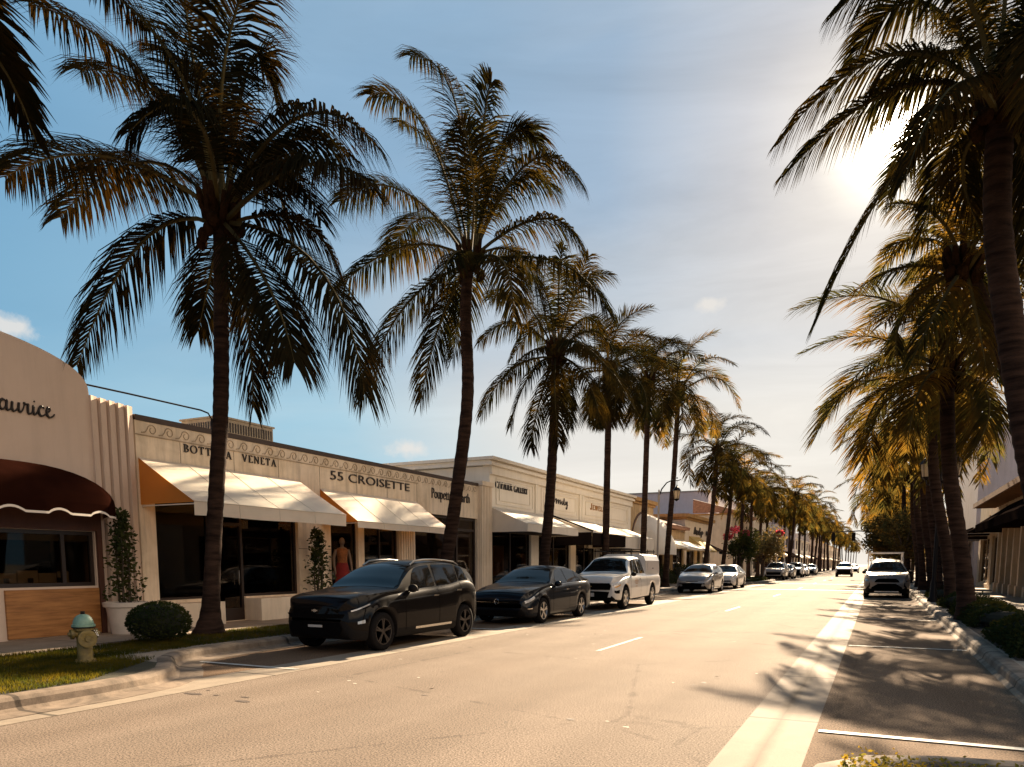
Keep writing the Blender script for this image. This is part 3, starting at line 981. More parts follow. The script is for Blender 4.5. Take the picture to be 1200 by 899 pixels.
rpalm('palm next beyond the stout one on the right, beside the black double lamp', 2.2, 27.0, 7.2, -1.0, 32, GR, golden=True, nf=17, L=3.4, n=80, wind=(-0.16, 0, 0), r=0.18, wd=0.042, segs=3)

protos = []
for k in range(5):
    rr = random.Random(50 + k)
    x, y = 0.0, 0.0
    protos.append((8.2 + 0.35 * k, rr.uniform(-0.3, 0.5), 60 + k, k % 2 == 0))
# first copies carry the mesh, the rest share it
made = []
PL = [(-11.35, 76.0), (-11.3, 82.0), (-11.2, 88), (-9.4, 94), (-11.0, 99), (-9.3, 105), (-11.2, 111), (-9.6, 117), (-9.2, 124), (-9.3, 131), (-9.1, 139), (-9.3, 147), (-9.2, 156), (-9.1, 165), (-9.4, 175), (-9.1, 186), (-9.3, 198), (-9.2, 211), (-9.2, 226), (-9.3, 243), (-9.2, 262), (-9.2, 285), (-9.2, 312), (-9.3, 345), (-9.2, 390)]
PR = [(2.2, 33), (2.3, 38.5), (2.2, 44), (2.3, 50), (2.1, 61), (0.9, 66), (2.2, 73), (2.2, 80), (2.1, 88), (2.2, 97), (2.2, 107), (2.1, 118), (2.2, 130), (2.1, 143), (2.2, 157), (2.2, 172), (2.2, 190), (2.2, 212), (2.2, 240), (2.2, 275), (2.2, 320)]
for side, lst in (('L', PL), ('R', PR)):
    for i, (x, y) in enumerate(lst):
        rr = random.Random(i * 7 + (3 if side == 'L' else 90))
        if side == 'L':
            if i < 9: lab = '%s palm of the left-hand row counting onward from the cream corner house' % ['first', 'second', 'third', 'fourth', 'fifth', 'sixth', 'seventh', 'eighth', 'ninth'][i]
            else: lab = 'small distant palm in the merging far part of the left-hand row'
            grp = GL if i < 9 else 'distant palms on the left of the road'
        else:
            if i < 6: lab = '%s palm of the right-hand row counting onward from the black double lamp' % ['first', 'second', 'third', 'fourth', 'fifth', 'sixth'][i]
            else: lab = 'small distant palm beyond the silver crossover on the right'
            grp = GR if i < 6 else 'distant palms on the right of the road'
        k = (i * 3 + (0 if side == 'L' else 2)) % 5
        if len(made) < 10 and (side, k) not in [m[0] for m in made]:
            h, ln, sd, gd = protos[k]
            o = rpalm(lab, x, y, h if side == 'L' else h - 1.6, ln if side == 'L' else -0.7, sd + (0 if side == 'L' else 10), grp, golden=gd or side == 'R', nf=17 if side == 'L' else 14, L=3.7, n=38, segs=2, wind=(0, 0, 0) if side == 'L' else (-0.14, 0, 0), wd=0.075, r=0.17)
            made.append(((side, k), o))
        else:
            src = [m[1] for m in made if m[0] == (side, k)][0]
            dup(src, (x, y, 0.1), rr.uniform(-0.5, 0.5) if side == 'R' else rr.uniform(0, 6.28), lab, grp, sc=rr.uniform(0.92, 1.12))

# ------------------------------------------------------------------ walls with openings


def wall(b, X, din, y0, y1, z0, z1, ops, th=0.28, m=0):
    """ops: (ya, yb, za, zb) openings; wall face at X, thickness going inwards (din = -1/+1)"""
    ys = sorted({y0, y1, *[max(y0, min(y1, v)) for o in ops for v in o[:2]]})
    for ya, yb in zip(ys, ys[1:]):
        if yb - ya < 1e-4: continue
        ym = (ya + yb) / 2
        cut = sorted([(max(z0, o[2]), min(z1, o[3])) for o in ops if o[0] < ym < o[1]])
        z = z0
        for a, c in cut:
            if a > z + 1e-4: b.box(X, X + din * th, ya, yb, z, a, m)
            z = max(z, c)
        if z1 > z + 1e-4: b.box(X, X + din * th, ya, yb, z, z1, m)


def block(root, din, X, y0, y1, z, mwall, ops, depth=14, room=2.4, roofdrop=0.35, name='wall', zi=3.4):
    """front wall with openings, rooms behind the glass, the solid rear of the shop and its roof"""
    b = MB()
    wall(b, X, din, y0, y1, 0.0, z, ops)
    b.build(name, mwall, root)
    b = MB()
    xi = X + din * 0.28
    xr = X + din * (0.28 + room)
    b.box(xr, X + din * depth, y0, y1, 0, z - roofdrop - 0.1)
    b.box(xi, xr, y0, y0 + 0.2, 0, z - 0.02); b.box(xi, xr, y1 - 0.2, y1, 0, z - 0.02)
    b.box(xr, X + din * depth, y0, y0 + 0.2, z - roofdrop - 0.1, z - 0.02); b.box(xr, X + din * depth, y1 - 0.2, y1, z - roofdrop - 0.1, z - 0.02)
    b.build('side_wall', mwall, root)
    b = MB()
    b.box(xi, xr, y0 + 0.2, y1 - 0.2, zi, z - roofdrop)
    b.build('roof', M_roof, root)
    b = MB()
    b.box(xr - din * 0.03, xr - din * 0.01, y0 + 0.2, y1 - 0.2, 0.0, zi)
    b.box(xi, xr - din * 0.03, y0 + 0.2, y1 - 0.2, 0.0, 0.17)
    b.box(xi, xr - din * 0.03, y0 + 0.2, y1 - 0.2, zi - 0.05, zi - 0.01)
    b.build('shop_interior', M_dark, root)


def window(root, X, din, ya, yb, za, zb, mull=(), rails=(), fw=0.05, name='shop_window', mframe=None, mglass=None, back=0.10):
    mframe = mframe or M_frame
    b = MB()
    x0, x1 = X + din * back, X + din * (back + 0.07)
    b.box(x0, x1, ya, ya + fw, za, zb); b.box(x0, x1, yb - fw, yb, za, zb)
    b.box(x0, x1, ya + fw, yb - fw, za, za + fw); b.box(x0, x1, ya + fw, yb - fw, zb - fw, zb)
    for v in mull: b.box(x0, x1, v - fw / 2, v + fw / 2, za + fw, zb - fw)
    for v in rails: b.box(x0 + din * 0.003, x1 - din * 0.003, ya + fw, yb - fw, v - fw / 2, v + fw / 2)
    f = b.build(name, mframe, root)
    b = MB()
    xm = X + din * (back + 0.035)
    b.box(xm - 0.004, xm + 0.004, ya + fw * .6, yb - fw * .6, za + fw * .6, zb - fw * .6)
    b.build('pane', mglass or M_glass, f)
    return f


def awning(root, X, sx, y0, y1, zt, xo, zf, drop, m, closed=False, seams=3, name='awning', soffit=None, side=None):
    """sx=+1 projects towards +x; xo projection; zf height of the front edge, drop = valance"""
    xf = X + sx * xo
    xw = X + sx * 0.01
    b = MB()
    ny = max(8, int((y1 - y0) / 0.35)); nx = 6
    rr = random.Random(int(y0 * 10))
    vs = []
    for j in range(nx + 1):
        for i in range(ny + 1):
            u = i / ny; v = j / nx
            sag = -0.025 * math.sin(PI * v) * (0.6 + 0.4 * abs(math.sin(u * PI * (seams + 1))))
            vs.append((xw + (xf - xw) * v, y0 + (y1 - y0) * u, zt + (zf - zt) * v + sag + rr.uniform(-.003, .003)))
    fs = [(j * (ny + 1) + i, j * (ny + 1) + i + 1, (j + 1) * (ny + 1) + i + 1, (j + 1) * (ny + 1) + i) for j in range(nx) for i in range(ny)]
    b.add(vs, fs)
    # valance
    vs = []
    for j in range(2):
        for i in range(ny + 1):
            vs.append((xf + sx * (0.012 * math.sin(i * 1.3) if j else 0), y0 + (y1 - y0) * i / ny, zf - drop * j + (0.008 * math.sin(i * 0.9) if j else 0)))
    b.add(vs, [(i, i + 1, ny + 2 + i, ny + 1 + i) for i in range(ny)])
    zb = zf - drop if closed else zf - 0.02
    if not side:
        for y in (y0, y1): b.add([(xw, y, zt - 0.01), (xf, y, zf - 0.005), (xf, y, zb), (xw, y, zb)], [(0, 1, 2, 3)])
    a = b.build(name, m, root, smooth=30)
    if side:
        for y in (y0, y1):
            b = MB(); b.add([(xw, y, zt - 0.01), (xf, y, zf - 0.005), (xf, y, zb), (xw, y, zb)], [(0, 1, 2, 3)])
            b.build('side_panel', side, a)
    if y0 < 60 and m is not M_canvasb:
        b = MB(); ns = max(2, int((y1 - y0) / 1.15))
        for q in range(1, ns):
            y = y0 + (y1 - y0) * q / ns
            pts = [(xw + (xf - xw) * v / 6, y + 0.01 * math.sin(v), zt + (zf - zt) * v / 6 - 0.025 * math.sin(PI * v / 6) * 0.8 + 0.006) for v in range(7)]
            b.tube(pts + [(xf + sx * .01, y, zf - drop + .01)], 0.0045, 4)
        b.tube([(xf + sx * .006, y0, zf), (xf + sx * .006, (y0 + y1) / 2, zf - .006), (xf + sx * .006, y1, zf)], 0.010, 4)
        b.build('seam', mat('seam_thread', (0.66, 0.58, 0.46), 0.9), a)
    b = MB()
    zz = zf - 0.05
    b.bar((xw, y0 + 0.03, zz), (xf, y0 + 0.03, zz), 0.016); b.bar((xw, y1 - 0.03, zz), (xf, y1 - 0.03, zz), 0.016)
    b.bar((xf - sx * 0.03, y0 + 0.03, zz), (xf - sx * 0.03, y1 - 0.03, zz), 0.016)
    for i in range(1, seams + 1):
        y = y0 + (y1 - y0) * i / (seams + 1)
        b.bar((xw, y, zt - 0.06), (xf - sx * 0.03, y, zf - 0.05), 0.013)
    b.build('awning_frame', M_trim, a)
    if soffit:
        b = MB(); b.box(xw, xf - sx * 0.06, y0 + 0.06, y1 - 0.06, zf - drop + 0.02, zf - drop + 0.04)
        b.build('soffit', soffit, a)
    return a


# ------------------------------------------------------------------ lettering


def face_matrix(X, y, z, sx):
    """text plane to a facade: local x runs along the wall as read from the street"""
    if sx > 0: return Matrix(((0, 0, 1, X), (1, 0, 0, y), (0, 1, 0, z), (0, 0, 0, 1)))
    return Matrix(((0, 0, -1, X), (-1, 0, 0, y), (0, 1, 0, z), (0, 0, 0, 1)))


def font_sign(root, txt, X, y0, y1, z, size, m, sx=1, bold=0.0, shear=0.0, depth=0.03, name='sign_lettering', hz=None):
    cu = bpy.data.curves.new('t', 'FONT')
    cu.body = txt; cu.size = size; cu.extrude = depth / 2; cu.offset = bold; cu.shear = shear
    cu.resolution_u = 3
    tmp = bpy.data.objects.new('t', cu)
    C.objects.link(tmp)
    dg = bpy.context.evaluated_depsgraph_get()
    me = bpy.data.meshes.new_from_object(tmp.evaluated_get(dg))
    C.objects.unlink(tmp); bpy.data.objects.remove(tmp)
    xs = [v.co.x for v in me.vertices]; ys = [v.co.y for v in me.vertices]
    w0, w1 = min(xs), max(xs)
    L = abs(y1 - y0)
    k = L / (w1 - w0)
    kz = 1 if hz is None else hz / (max(ys) - min(ys))
    M = face_matrix(X + sx * (depth / 2 + 0.004), y0, z, sx)
    o = ORG.get(root.name, Vector((0, 0, 0)))
    for v in me.vertices:
        p = M @ Vector(((v.co.x - w0) * k, (v.co.y - (min(ys) if hz else 0)) * kz, v.co.z))
        v.co = p - o
    me.materials.clear(); me.materials.append(m)
    ob = bpy.data.objects.new(name, me); C.objects.link(ob); ob.parent = root
    return ob


# a small drawn serif alphabet: s = stem with serifs, t = thin stroke, k = thick stroke, a = arc
G = {
    'B': (0.62, [('s', .12, 0, 1), ('a', .12, .76, .38, .24, -90, 90), ('a', .12, .27, .44, .27, -90, 90)]),
    'O': (0.86, [('a', .43, .5, .40, .5, 0, 360)]),
    'T': (0.70, [('s', .35, 0, 1), ('t', .04, 1, .66, 1), ('t', .05, 1, .03, .80), ('t', .65, 1, .67, .80)]),
    'E': (0.60, [('s', .12, 0, 1), ('t', .12, 1, .52, 1), ('t', .12, .52, .42, .52), ('t', .12, 0, .56, 0), ('t', .52, 1, .52, .83), ('t', .56, 0, .57, .18)]),
    'G': (0.84, [('a', .43, .5, .40, .5, 45, 320), ('k', .72, .12, .72, .42), ('t', .58, .43, .84, .43), ('t', .70, .80, .71, .98)]),
    'A': (0.80, [('t', .10, 0, .40, 1), ('k', .40, 1, .70, 0), ('t', .20, .34, .60, .34), ('t', 0, 0, .2, 0), ('t', .58, 0, .82, 0)]),
    'V': (0.80, [('k', .10, 1, .40, 0), ('t', .40, 0, .70, 1), ('t', 0, 1, .22, 1), ('t', .6, 1, .8, 1)]),
    'N': (0.86, [('t', .13, 0, .13, 1), ('k', .13, 1, .72, 0), ('t', .72, 0, .72, 1), ('t', .03, 0, .23, 0), ('t', .02, 1, .14, 1), ('t', .62, 1, .82, 1)]),
    'C': (0.78, [('a', .43, .5, .40, .5, 45, 315), ('t', .70, .80, .71, .98)]),
    'L': (0.58, [('s', .12, 0, 1), ('t', .12, 0, .54, 0), ('t', .54, 0, .56, .2)]),
    'I': (0.30, [('s', .15, 0, 1)]),
    'R': (0.72, [('s', .12, 0, 1), ('a', .12, .74, .40, .26, -90, 90), ('k', .34, .48, .64, 0), ('t', .6, 0, .74, 0)]),
    'Y': (0.74, [('k', .08, 1, .37, .5), ('t', .37, .5, .66, 1), ('k', .37, .5, .37, 0), ('t', 0, 1, .2, 1), ('t', .56, 1, .76, 1), ('t', .26, 0, .48, 0)]),
    'J': (0.50, [('s2', .32, .2, 1), ('a', .18, .2, .15, .22, 180, 360)]),
    'W': (1.10, [('k', .08, 1, .30, 0), ('t', .30, 0, .52, 1), ('k', .52, 1, .76, 0), ('t', .76, 0, 1.0, 1)]),
    'D': (0.80, [('s', .12, 0, 1), ('a', .12, .5, .58, .5, -90, 90)]),
    ' ': (0.55, []),
}


def serif_sign(root, txt, X, y0, y1, z, h, m, track=0.18, thick=0.13, thin=0.055, sx=1, depth=0.03, capfirst=1.0):
    """returns one mesh of raised letters filling y0..y1"""
    adv = sum(G[c][0] * (capfirst if i == 0 else 1) + track for i, c in enumerate(txt)) - track
    k = (y1 - y0) / adv
    b = MB()
    def st(x0, v0, x1, v1, wd):
        d = Vector((x1 - x0, v1 - v0)); L = d.length or 1; d = d / L
        nrm = Vector((-d.y, d.x)) * wd / 2
        e = d * 0.01
        q = [(x0 - e.x + nrm.x, v0 - e.y + nrm.y), (x1 + e.x + nrm.x, v1 + e.y + nrm.y), (x1 + e.x - nrm.x, v1 + e.y - nrm.y), (x0 - e.x - nrm.x, v0 - e.y - nrm.y)]
        zj = random.uniform(0, 0.004)
        vs = [(X + sx * 0.004, y0 + k * u, z + h * v) for u, v in q] + [(X + sx * (depth + zj), y0 + k * u, z + h * v) for u, v in q]
        b.add(vs, [(0, 1, 2, 3), (7, 6, 5, 4), (0, 4, 5, 1), (1, 5, 6, 2), (2, 6, 7, 3), (3, 7, 4, 0)])
    cx = 0
    for ci, ch in enumerate(txt):
        wd, strokes = G[ch]
        f = capfirst if ci == 0 else 1.0
        for s in strokes:
            if s[0] in ('t', 'k'): st(cx + s[1] * f, s[2] * f, cx + s[3] * f, s[4] * f, thick if s[0] == 'k' else thin)
            elif s[0] in ('s', 's2'):
                st(cx + s[1] * f, s[2] * f, cx + s[1] * f, s[3] * f, thick)
                if s[0] == 's': st(cx + (s[1] - .12) * f, s[2] + thin / 2, cx + (s[1] + .12) * f, s[2] + thin / 2, thin)
                st(cx + (s[1] - .12) * f, s[3] * f - thin / 2, cx + (s[1] + .12) * f, s[3] * f - thin / 2, thin)
            elif s[0] == 'a':
                n = max(6, int(abs(s[6] - s[5]) / 20))
                for i in range(n):
                    a = R(s[5] + (s[6] - s[5]) * i / n); c = R(s[5] + (s[6] - s[5]) * (i + 1) / n)
                    wdt = thin + (thick - thin) * abs(math.cos((a + c) / 2)) ** 1.3
                    st(cx + (s[1] + s[3] * math.cos(a)) * f, (s[2] + s[4] * math.sin(a)) * f, cx + (s[1] + s[3] * math.cos(c)) * f, (s[2] + s[4] * math.sin(c)) * f, wdt)
        cx += wd * f + track
    return b.build('sign_lettering', m, root)


def script_sign(root, strokes, X, y0, y1, z, h, m, r, sx=1):
    """joined-up handwriting from polylines in a unit box (width W0)"""
    W0 = max(p[0] for s in strokes for p in s)
    k = (y1 - y0) / W0
    b = MB()
    for s in strokes:
        pts = []
        n = len(s) - 1
        for i in range(n):
            p0 = Vector(s[max(i - 1, 0)]); p1 = Vector(s[i]); p2 = Vector(s[i + 1]); p3 = Vector(s[min(i + 2, n)])
            for q in range(5):
                f = q / 5
                pts.append(0.5 * ((2 * p1) + (-p0 + p2) * f + (2 * p0 - 5 * p1 + 4 * p2 - p3) * f * f + (-p0 + 3 * p1 - 3 * p2 + p3) * f ** 3))
        pts.append(Vector(s[-1]))
        P = [(X + sx * 0.025, y0 + k * p[0], z + h * p[1]) for p in pts]
        rad = []
        for i, p in enumerate(pts):
            d = pts[min(i + 1, len(pts) - 1)] - pts[max(i - 1, 0)]
            rad.append(r * (1.25 if d[1] < 0 else 0.75))
        b.tube(P, rad, 6)
    return b.build('sign_lettering', m, root, smooth=60)

# ------------------------------------------------------------------ left: shop with the arched parapet
def bld(name, label, y, X=FX, cat='shop building', group='shop buildings on the left'):
    return thing(name, label, cat, (X, y, 0), group=group)


A = bld('shop_building', 'pale shop with a curved parapet, script sign and brown domed awning', 7.0)
b = MB()
wall(b, FX, -1, 3.4, 9.57, 0.0, 3.35, [(3.8, 7.3, 0.15, 2.75), (7.55, 9.5, 1.08, 2.12)], th=0.35)
arc = [(3.4, 3.35), (3.4, 4.73)]
for i in range(0, 33):
    t = PI - PI * i / 32
    yy = 6.49 + 3.08 * math.cos(t); zz = 4.73 + 0.83 * math.sin(t) ** 0.8
    arc.append((yy, zz))
arc.append((9.57, 3.35))
b.prism(arc, 'x', FX, FX - 0.35)
recalc(b.build('wall', M_pink, A))
b = MB()
for i in range(5):
    y = 9.57 + i * 0.19
    b.prism([(FX - 0.05, y), (FX + 0.055, y + 0.0), (FX + 0.03, y + 0.07), (FX + 0.01, y + 0.15), (FX - 0.05, y + 0.187)], 'z', 0.146, 4.66 + 0.012 * (4 - i))
b.box(FX - 0.35, FX - 0.05, 9.57, 10.52, 0.146, 4.64)
recalc(b.build('fluted_pilaster', M_pink, A))
b = MB()
b.box(FX - 0.35, FX - 2.7, 3.4, 3.6, 0, 4.4); b.box(FX - 0.35, FX - 2.7, 10.3, 10.48, 0, 4.5); b.box(FX - 2.7, FX - 14, 3.4, 10.48, 0, 4.4)
b.build('side_wall', M_pink, A)
b = MB(); b.box(FX - 0.35, FX - 2.7, 3.6, 10.3, 3.3, 4.3); b.build('roof', M_roof, A)
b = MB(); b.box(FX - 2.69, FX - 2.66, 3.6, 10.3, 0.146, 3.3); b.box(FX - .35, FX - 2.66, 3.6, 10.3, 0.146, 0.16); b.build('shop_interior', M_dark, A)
window(A, FX, -1, 7.55, 9.5, 1.08, 2.12, mull=(8.9,), fw=0.07, name='display_window', back=0.06)
b = MB(); b.box(FX - 0.1, FX - 0.16, 7.62, 9.43, 1.93, 2.04); b.build('pelmet', mat('olive_band', (0.40, 0.33, 0.15), 0.7), A)
window(A, FX, -1, 3.8, 7.3, 0.15, 2.75, mull=(4.7, 5.6, 6.5), fw=0.08, name='shop_window')
b = MB(); b.box(FX + 0.004, FX + 0.05, 7.75, 9.5, 0.17, 1.04)
b.build('wood_panel', mat('varnished_wood', (0.42, 0.19, 0.06), 0.45, col2=(0.24, 0.10, 0.03), var=0.4, vscale=1.6, stretch=(1, 1.2, 14)), A)
b = MB(); b.box(FX + 0.004, FX + 0.06, 7.3, 9.62, 2.13, 2.72); b.box(FX + 0.004, FX + 0.06, 9.52, 9.62, 0.15, 2.13)
b.build('door_surround', mat('brown_timber', (0.10, 0.035, 0.02), 0.6, var=0.3), A)
b = MB(); b.box(FX - 0.16, FX - 0.7, 7.7, 9.42, 1.06, 1.15)
b.build('display_shelf', mat('cream_board', (0.80, 0.70, 0.48), 0.7), A)
b = MB()
for ya, yb, z1 in ((7.9, 8.3, 1.33), (8.33, 8.7, 1.38), (8.72, 9.05, 1.33), (9.07, 9.3, 1.36)): b.box(FX - 0.55, FX - 0.6, ya, yb, 1.152, z1)
for ya in (8.02, 8.45, 9.0): b.box(FX - 0.4, FX - 0.46, ya, ya + 0.07, 1.152, 1.24, 1)
b.build('display_cards', [mat('cream_card', (0.85, 0.75, 0.5), 0.7), mat('dark_goods', (0.05, 0.04, 0.02), 0.6)], A)
# domed awning made of gores with a scalloped edge
b = MB()
yc, ry, rx, rz, zb = 6.2, 3.5, 1.08, 0.72, 2.58
nu, nv = 36, 10
vs = []; fs = []
for i in range(nu + 1):
    th = PI * i / nu
    gore = 1 - 0.02 * abs(math.sin(th * 6))
    for j in range(nv + 1):
        ph = (PI / 2) * j / nv
        vs.append((FX + 0.005 + rx * math.sin(th) ** 0.38 * math.cos(ph) * gore if 0 < i < nu else FX + 0.005, yc - ry * math.cos(th) * (0.55 + 0.45 * math.cos(ph)) * gore, zb + rz * math.sin(ph)))
for i in range(nu):
    for j in range(nv): fs.append((i * (nv + 1) + j, (i + 1) * (nv + 1) + j, (i + 1) * (nv + 1) + j + 1, i * (nv + 1) + j + 1))
b.add(vs, fs)
edge = []
NS = 180
for i in range(NS + 1):
    th = PI * i / NS
    gore = 1 - 0.02 * abs(math.sin(th * 6))
    edge.append((FX + 0.005 + rx * math.sin(th) ** 0.38 * gore, yc - ry * math.cos(th) * gore))
ln = 0; sc = []
for i, e in enumerate(edge):
    if i: ln += math.dist(e, edge[i - 1])
    sc.append(0.20 - 0.075 * max(0, math.sin(ln / 0.42 * PI)) ** 0.7 * (1 if int(ln / 0.42) % 2 == 0 else 0) - 0.0)
vs = [(x, y, zb) for x, y in edge] + [(x, y, zb - s) for (x, y), s in zip(edge, sc)]
b.add(vs, [(i, i + 1, NS + 2 + i, NS + 1 + i) for i in range(NS)])
aw = b.build('awning', M_brown, A, smooth=40)
b = MB()
vs = [(x + 0.006, y, zb - s + 0.012) for (x, y), s in zip(edge, sc)] + [(x + 0.006, y, zb - s - 0.028) for (x, y), s in zip(edge, sc)]
b.add(vs, [(i, i + 1, NS + 2 + i, NS + 1 + i) for i in range(NS)])
b.build('edge_binding', M_trim, aw)
# handwriting: visible end of the name
strokes = [
    [(0, 0.1), (0.25, 0.45), (0.6, 1.55), (0.68, 1.75), (0.66, 1.1), (0.62, 0.1), (0.7, 0.4), (1.0, 1.2), (1.25, 1.7), (1.3, 1.6), (1.24, 0.5), (1.3, 0.08), (1.5, 0.2)],
    [(2.0, 0.72), (1.8, 0.82), (1.58, 0.6), (1.55, 0.2), (1.7, 0.03), (1.92, 0.25), (2.05, 0.78), (2.0, 0.25), (2.08, 0.04), (2.3, 0.22), (2.42, 0.78), (2.38, 0.3), (2.45, 0.05), (2.62, 0.1), (2.82, 0.4), (2.88, 0.78), (2.84, 0.3), (2.92, 0.04), (3.1, 0.2), (3.25, 0.62), (3.24, 0.86), (3.32, 0.74), (3.52, 0.78), (3.5, 0.5), (3.5, 0.1), (3.62, 0.04), (3.8, 0.22), (3.92, 0.78), (3.88, 0.3), (3.95, 0.04), (4.12, 0.18), (4.25, 0.5)],
    [(4.68, 0.66), (4.6, 0.8), (4.42, 0.76), (4.28, 0.45), (4.34, 0.1), (4.52, 0.03), (4.75, 0.2), (4.95, 0.4), (5.12, 0.6), (5.1, 0.78), (4.98, 0.8), (4.86, 0.5), (4.92, 0.12), (5.08, 0.02), (5.3, 0.14), (5.45, 0.34)],
    [(3.97, 1.08), (4.03, 1.14)],
]
script_sign(A, strokes, FX, 7.53, 8.86, 4.15, 0.215, M_sign, 0.019)

# ------------------------------------------------------------------ left: long low building with a scroll frieze
B = bld('shop_building', 'long low stone-faced shop row with a scroll frieze and two cream awnings', 17.8)
ops = [(10.9, 12.35, 0.72, 2.95), (12.35, 13.3, 0.16, 2.95), (13.3, 15.2, 0.72, 2.95),
       (16.5, 17.72, 0.5, 2.85), (18.0, 19.8, 0.16, 2.85), (20.72, 24.98, 0.45, 3.2)]
block(B, -1, FX, 10.525, 25.03, 4.42, stucco('aged_stone_panels', (0.80, 0.67, 0.52), 0.30), ops, zi=3.5)
b = MB(); b.box(FX - 0.30, FX + 0.025, 10.53, 25.03, 4.425, 4.53); b.build('coping', mat('dark_flashing', (0.05, 0.03, 0.022), 0.6), B)
# running scroll relief
b = MB()
for i in range(34):
    y = 10.72 + i * 0.42
    pts = []
    for q in range(15):
        t = q / 14
        a = PI * 1.0 - t * PI * 2.35
        r = 0.115 * (1 - 0.62 * t)
        pts.append((FX + 0.012, y + 0.20 + r * math.cos(a), 4.265 + r * math.sin(a)))
    pts = [(FX + 0.012, y - 0.06, 4.19), (FX + 0.012, y + 0.03, 4.20)] + pts
    b.tube(pts, 0.0095, 5)
b.box(FX, FX + 0.02, 10.53, 20.9, 4.13, 4.15)
b.build('scroll_frieze', stucco('frieze_stone', (0.50, 0.40, 0.30), 0.4), B)
b = MB()
for y in (11.6, 13.1, 14.55, 16.1, 17.7, 19.2, 20.85): b.box(FX, FX + 0.003, y, y + 0.012, 3.0, 4.12)
for y in (15.2, 16.5): b.box(FX, FX + 0.003, y, y + 1.3 if y < 16 else y + 0.01, 1.9, 1.912)
b.build('panel_joint', mat('dark_joint', (0.16, 0.11, 0.08), 0.9), B)  # dark lines of the joints between the stone panels
window(B, FX, -1, 10.9, 12.35, 0.72, 2.95, fw=0.05)
window(B, FX, -1, 13.3, 15.2, 0.72, 2.95, fw=0.06)
b = MB(); b.box(FX - 0.05, FX - 0.13, 12.35, 12.41, .16, 2.95); b.box(FX - 0.05, FX - 0.13, 13.24, 13.3, .16, 2.95); b.box(FX - .05, FX - .13, 12.41, 13.24, 2.4, 2.47); b.box(FX - .05, FX - .13, 12.41, 13.24, .16, .45)
dr = b.build('door', M_frame, B)
b = MB(); b.box(FX - .085, FX - .093, 12.41, 13.24, .45, 2.4); b.build('pane', M_glass, dr)
b = MB(); b.bar((FX - .02, 13.14, 1.0), (FX - .02, 13.14, 1.35), 0.015); b.build('handle', M_chrome, dr)
each('plinth', M_cream, B, [(FX + 0.003, FX + 0.5, 10.6, 12.2, 0.15, 0.66), (FX + .003, FX + .5, 13.3, 15.25, 0.15, 0.68)])
window(B, FX, -1, 16.5, 17.72, 0.5, 2.85, fw=0.04)
window(B, FX, -1, 18.0, 19.8, 0.16, 2.85, mull=(18.9,), fw=0.05, name='glass_door')
window(B, FX, -1, 20.72, 24.98, 0.45, 3.2, mull=(23.6,), rails=(2.75,), fw=0.09)
b = MB()
for i in range(6): b.box(FX + 0.003, FX + 0.055, 19.86 + i * 0.135, 19.86 + i * 0.135 + 0.085, 0.15, 2.9)
b.build('fluted_pilaster', M_cream, B)
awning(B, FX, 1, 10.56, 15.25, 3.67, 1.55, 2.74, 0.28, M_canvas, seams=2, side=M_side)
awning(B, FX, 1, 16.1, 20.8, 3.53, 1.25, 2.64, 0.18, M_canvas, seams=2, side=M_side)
random.seed(1)
serif_sign(B, 'BOTTEGA', FX, 11.69, 13.02, 3.93, 0.165, M_sign, track=0.24, thick=0.12)
serif_sign(B, 'VENETA', FX, 13.35, 14.46, 3.93, 0.165, M_sign, track=0.24, thick=0.12)
font_sign(B, '55 CROISETTE', FX, 16.53, 20.4, 3.83, 0.3, M_sign, hz=0.24, bold=-0.002)
font_sign(B, 'Poupette St Barth', FX, 21.75, 24.35, 3.62, 0.42, M_sign, hz=0.46, bold=-0.004)
# things seen in the shop windows
b = MB()
for p0, p1 in (((FX - .3, 22.0, .5), (FX - .3, 22.0, 1.4)),): b.bar(p0, p1, 0.02)
b.box(FX - .9, FX - 1.5, 21.2, 23.3, 0.46, 1.05, 1); b.box(FX - .9, FX - 1.5, 24.0, 24.8, 0.46, 1.2, 1)
b.build('display_table', [M_frame, mat('pale_goods', (0.45, 0.42, 0.36), 0.7)], B)


